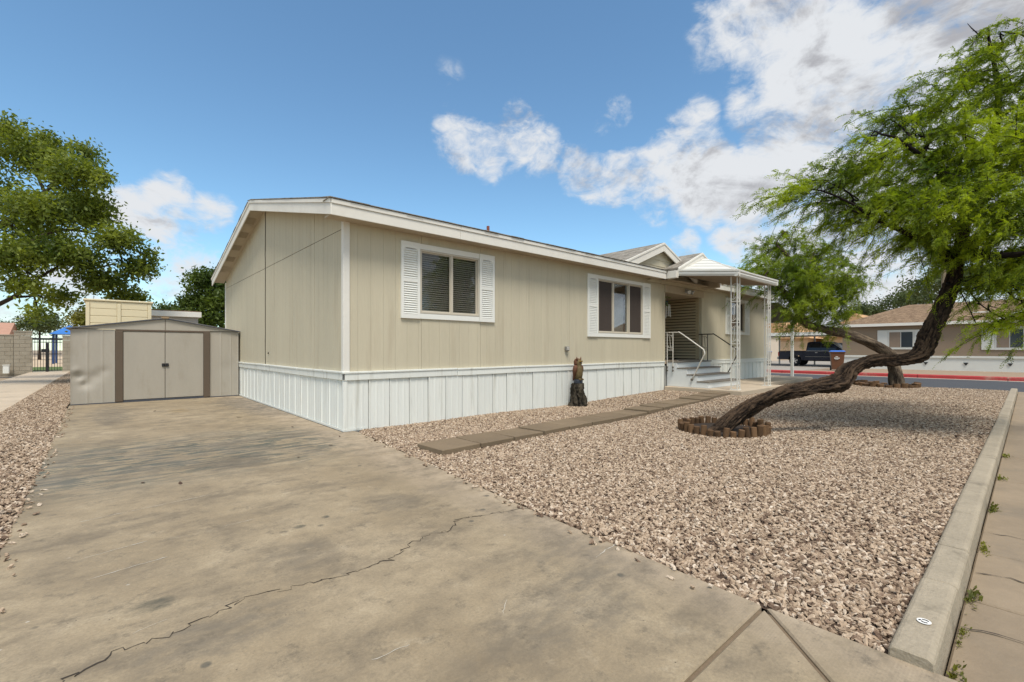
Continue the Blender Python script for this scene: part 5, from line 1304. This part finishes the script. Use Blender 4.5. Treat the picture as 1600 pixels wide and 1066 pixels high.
# smaller leaning tree by the road
t2 = thing('small_leaning_tree', 'smaller tree by the road with trunk bending left and feathery crown', 'tree', (16.3, -3.6, 0))
DP = 14.6
path2 = [pxd(1403, 606, DP), pxd(1398, 575, DP), pxd(1388, 553, DP), pxd(1360, 536, DP), pxd(1320, 522, DP), pxd(1285, 514, DP), pxd(1262, 507, DP), pxd(1249, 490, DP), pxd(1246, 468, DP), pxd(1250, 440, DP)]
noisy_tube(path2, [.21, .165, .155, .14, .125, .118, .118, .115, .09, .065], 9, 'trunk', BARK2, t2, 9, .18, .8, 9)
LM = MB(); rts = [path2[7], path2[8], path2[9]]
for b in ([(1249, 490), (1225, 455), (1195, 430)], [(1246, 468), (1260, 420), (1275, 390)], [(1249, 485), (1290, 450), (1330, 430)], [(1250, 440), (1230, 400), (1215, 385)]):
    P = cat_spline([pxd(x_, y_, DP+random.uniform(-.5, .5)) for x_, y_ in b], 6); LM.tube(P, [max(.03, .10*(1-.8*i/len(P))) for i in range(len(P))], 8); rts += P[3:]
cl2 = [(1185, 425, .0, .45, .9), (1200, 395, .4, .42, .8), (1235, 375, 0, .40, .8), (1225, 420, -.5, .6, 1.3), (1265, 400, .3, .55, 1.1), (1255, 440, -.7, .65, 1.6), (1290, 440, -.4, .6, 1.4), (1320, 440, .3, .5, 1.), (1290, 475, -.3, .55, 1.3), (1250, 475, -.9, .45, .9), (1335, 455, 0, .3, .4), (1210, 450, .3, .4, .8), (1300, 500, .2, .35, .5), (1300, 410, 1.2, .6, 1.), (1240, 500, -.5, .18, .15), (1275, 500, .6, .35, .45)]
CL = [(tuple(pxd(px, py, DP+dd)), sp, wt) for (px, py, dd, sp, wt) in cl2]
branchwork(rts, [c[0] for c in CL], rng, .035, LM, .2)
Cn, dirs = strands(CL, 36, 24, rng, wind*.6, LM, 1.25, .35)
LM.build('limbs', BARK2, t2, smooth=True)
n = len(Cn); V, q = feather_leaves(Cn, dirs, rng.uniform(.10, .22, n), 5, rng, .02, .06); quads('crown', V, q, leaf_mat('small_tree_leaf', (.055, .105, .010), (.27, .34, .028), .45, .9), t2)

# broadleaf trees
def broad_tree(name, label, base, trunk_pts, clusters, nleaf, leaf, material, bark, seed, r0, group=None, limbs=(), droop=.25):
    t = thing(name, label, 'tree', base, group); rng = np.random.default_rng(seed); m = MB(); rts = []
    P = cat_spline(trunk_pts, 6); m.tube(P, [r0*(1-.6*i/len(P)) for i in range(len(P))], 12); m.build('trunk', bark, t, smooth=True); rts = P[len(P)//2:]
    m = MB()
    for b in limbs:
        Q = cat_spline(b, 6); m.tube(Q, [max(.02, r0*.42*(1-.8*i/len(Q))) for i in range(len(Q))], 8); rts = rts+Q[2:]
    branchwork(rts, [c[0] for c in clusters], rng, r0*.22, m, .3); m.build('limbs', bark, t, smooth=True)
    W = sum(c[2] for c in clusters); pts = []; outw = []
    for (c, sp, wt) in clusters:
        n = int(nleaf*wt/W); u = unit(rng.normal(size=(n, 3))); p = u*(rng.uniform(0, 1, (n, 1))**.45)*np.array(sp)+np.array(c)
        # clump leaves into twigs
        k = max(1, n//9); cc = p[rng.integers(0, n, k)]; p = .5*p+.5*cc[rng.integers(0, k, n)]+rng.normal(size=(n, 3))*leaf*1.1
        pts.append(p); outw.append(u)
    p = np.concatenate(pts); n = len(p); ax = unit(rng.normal(size=(n, 3))+np.array([0, 0, -droop])); s = unit(np.cross(ax, rng.normal(size=(n, 3)))); l = leaf*rng.uniform(.45, 1.6, (n, 1))
    V = np.stack([p-ax*l*.5, p+s*l*.24, p+ax*l*.5, p-s*l*.24], 1); quads('crown', V, n, material, t); return t
LF1 = leaf_mat('ash_leaf', (.04, .075, .012), (.27, .31, .048), .42, .8); LF2 = leaf_mat('dark_bush_leaf', (.03, .06, .012), (.13, .18, .03), .35, .8); LF3 = leaf_mat('far_tree_leaf', (.03, .05, .018), (.11, .14, .045), .2, .4)
def C3(px, py, dp): return tuple(pxd(px, py, dp))
DT = 17
cls = [(C3(40, 240, DT), (1.6, 1.6, 1.1), 1.4), (C3(110, 270, DT-1), (1.3, 1.3, .9), 1.1), (C3(-30, 300, DT), (1.8, 1.8, 1.4), 1.4), (C3(60, 330, DT-1.5), (1.5, 1.5, 1.0), 1.5), (C3(140, 330, DT), (1.2, 1.2, .9), 1.1), (C3(185, 375, DT-.5), (1.0, 1.0, .65), .8), (C3(110, 400, DT-1), (1.5, 1.5, .8), 1.4), (C3(20, 400, DT-2), (1.5, 1.5, .9), 1.3),
       (C3(215, 420, DT), (.85, .85, .45), .55), (C3(160, 440, DT), (1.1, 1.1, .5), .8), (C3(10, 205, DT), (1.1, 1.1, .6), .6), (C3(75, 225, DT+.5), (.8, .8, .5), .35), (C3(130, 240, DT), (.7, .7, .5), .3), (C3(155, 275, DT), (.6, .6, .5), .25), (C3(95, 465, DT), (.9, .9, .35), .35), (C3(40, 445, DT-2), (.8, .8, .3), .35), (C3(200, 465, DT+1), (.9, .9, .5), .5), (C3(60, 370, DT+1.5), (1.8, 1.8, 1.2), 1.2), (C3(120, 320, DT+1.5), (1.5, 1.5, 1.2), 1.), (C3(60, 490, DT-2), (.5, .5, .22), .12), (C3(235, 400, DT), (.4, .4, .25), .12), (C3(-60, 420, DT-2), (1.5, 1.5, 1.), .9)]
broad_tree('ash_tree', 'large leafy tree overhanging the side path left of the shed', tuple(pxd(-190, 600, DT))[:2]+(0,), [tuple(pxd(-190, 590, DT))[:2]+(-.2,), pxd(-180, 500, DT), pxd(-140, 430, DT), pxd(-90, 370, DT), pxd(-40, 310, DT)], cls, 42000, .135, LF1, BARK2, 21, .26,
           limbs=([pxd(-150, 445, DT), pxd(-60, 490, DT-1), pxd(10, 470, DT-1.5), pxd(60, 435, DT-1.5), pxd(110, 405, DT-1)], [pxd(-90, 370, DT), pxd(0, 350, DT), pxd(70, 300, DT), pxd(120, 265, DT)], [pxd(-120, 410, DT), pxd(0, 400, DT), pxd(90, 360, DT), pxd(170, 370, DT)]))
DB = 21
cls = [(C3(320, 440, DB), (1.0, 1.0, .7), 1.), (C3(345, 470, DB), (1.0, 1.0, .8), 1.1), (C3(305, 475, DB), (.9, .9, .7), .9), (C3(330, 500, DB), (1.3, 1.3, .7), 1.1), (C3(370, 440, DB+1), (1.2, 1.2, .9), 1.), (C3(265, 490, DB+1), (1.0, 1.0, .5), .7), (C3(285, 505, DB+1), (1., 1., .5), .6), (C3(250, 510, DB+1), (1., 1., .4), .5)]
b_ = pxd(330, 590, DB); broad_tree('bushy_tree', 'dark green bushy tree between the grey outbuilding and the house gable', (b_.x, b_.y, 0), [(b_.x, b_.y, -.25), (b_.x+.1, b_.y, 1.0), pxd(328, 500, DB), pxd(335, 450, DB)], cls, 16000, .15, LF2, BARK2, 31, .14)
for i, (px, py, dp, r, lab) in enumerate(((150, 500, 40, 1.6, 'round yellowish tree just left of the cream storage shed'), (62, 508, 62, 2.6, 'grey green rounded tree standing beyond the iron gate'), (-10, 520, 70, 3.0, 'far rounded tree above the low pinkish park building'), (200, 505, 48, 2.0, 'green tree directly behind the cream storage shed'))):
    c = pxd(px, py, dp); lm = leaf_mat('yellow_green_leaf', (.07, .075, .012), (.23, .21, .035), .3, .5) if i == 0 else LF3
    broad_tree('park_tree', lab, (c.x, c.y, -.25), [(c.x, c.y, -.3), (c.x, c.y, 1), tuple(c)], [((c.x+a*r*.6, c.y+b*r*.6, c.z+h*r*.4), (r*.75, r*.75, r*.6), 1) for a, b, h in ((0, 0, .6), (1, 0, 0), (-1, 0, 0), (0, 1, -.2), (0, -1, .1), (.6, .6, .5))], 5000, .26, lm, BARK2, 50+i, .18, 'park trees beyond the wall')
for i, (px, py, dp, r, lab) in enumerate(((1480, 440, 58, 4.5, 'green tree behind the neighbour roof next to the pole'), (1580, 430, 52, 4.5, 'dense green tree behind the right end of the neighbour roof'), (1350, 490, 85, 3.4, 'low far tree between the peach houses and neighbour house'), (1420, 470, 75, 4.0, 'pale far tree left of the pole behind the neighbour house'))):
    c = pxd(px, py, dp)
    broad_tree('street_tree', lab, (c.x, c.y, -.2), [(c.x, c.y, -.3), (c.x, c.y, 1.5), tuple(c)], [((c.x+a*r*.6, c.y+b*r*.6, c.z+h*r*.35), (r*.7, r*.7, r*.5), 1) for a, b, h in ((0, 0, .6), (1, 0, 0), (-1, 0, 0), (0, 1, -.2), (0, -1, .1), (.6, -.6, .5))], 4500, .36, LF3, BARK2, 70+i, .25, 'trees behind the neighbour house')

# weeds and moss along the kerb joint
WEED = leaf_mat('kerb_weed_leaf', (.06, .07, .012), (.22, .22, .03), .3, 6)
for i, (x, y, s_) in enumerate(((-.27, -6.42, 1.2), (-.17, -6.418, 1.3), (.12, -6.415, .6), (.24, -6.415, .9), (.62, -6.415, 1.0), (.70, -6.42, 1.5), (1.5, -6.42, 1.3), (1.62, -6.415, .8), (2.62, -6.42, 1.7), (2.5, -6.415, 1.1), (3.85, -6.42, 1.6), (5.25, -6.42, 1.8))):
    m = MB(); rr = random.Random(i)
    for k in range(70):
        a = rr.uniform(0, 6.28); r = abs(rr.gauss(0, .03))*s_; c = Vector((x+r*math.cos(a)*1.6, y-abs(r*math.sin(a))*.5-.002, -.05)); l = rr.uniform(.008, .024)*s_; d = Vector((rr.gauss(0, .7), rr.gauss(0, .5)-.3, rr.uniform(.3, 1))).normalized()*l; t_ = Vector((-d.y, d.x, 0)).normalized()*l*.2 if abs(d.x)+abs(d.y) > 1e-6 else Vector((l*.2, 0, 0))
        b = len(m.v); m.v += [tuple(c), tuple(c+d*.5+t_), tuple(c+d), tuple(c+d*.5-t_)]; m.f.append((b, b+1, b+2, b+3))
    o = m.build('kerb_weed', WEED); tag(o, 'tiny yellow green weed tuft growing in the joint beside the kerb', 'weed', 'weeds along the kerb joint')
# dry leaves blown on the driveway
LFD = mat('dry_leaf', (.07, .04, .025), .8)
for i, (x, y, s_) in enumerate(((-.85, 2.6, .05), (-1.9, 4.6, .035), (-2.1, -1.6, .035), (-2.35, -1.35, .03), (-.45, .9, .03), (-.5, -.85, .03), (-1.0, -1.25, .025), (-.2, -.35, .025))):
    a = random.uniform(0, 6.28); m = MB(); pts = [(-1, 0, 0), (-.3, .45, .12), (.5, .35, .2), (1, 0, .35), (.4, -.4, .1), (-.4, -.4, .02)]
    m.v = [(x+s_*(p[0]*math.cos(a)-p[1]*math.sin(a)), y+s_*(p[0]*math.sin(a)+p[1]*math.cos(a)), .003+s_*p[2]) for p in pts]; m.f = [(0, 1, 4, 5), (1, 2, 3, 4)]
    tag(m.build('dry_leaf', LFD), 'curled dry brown leaf lying on the concrete driveway', 'leaf', 'dry leaves on the driveway')
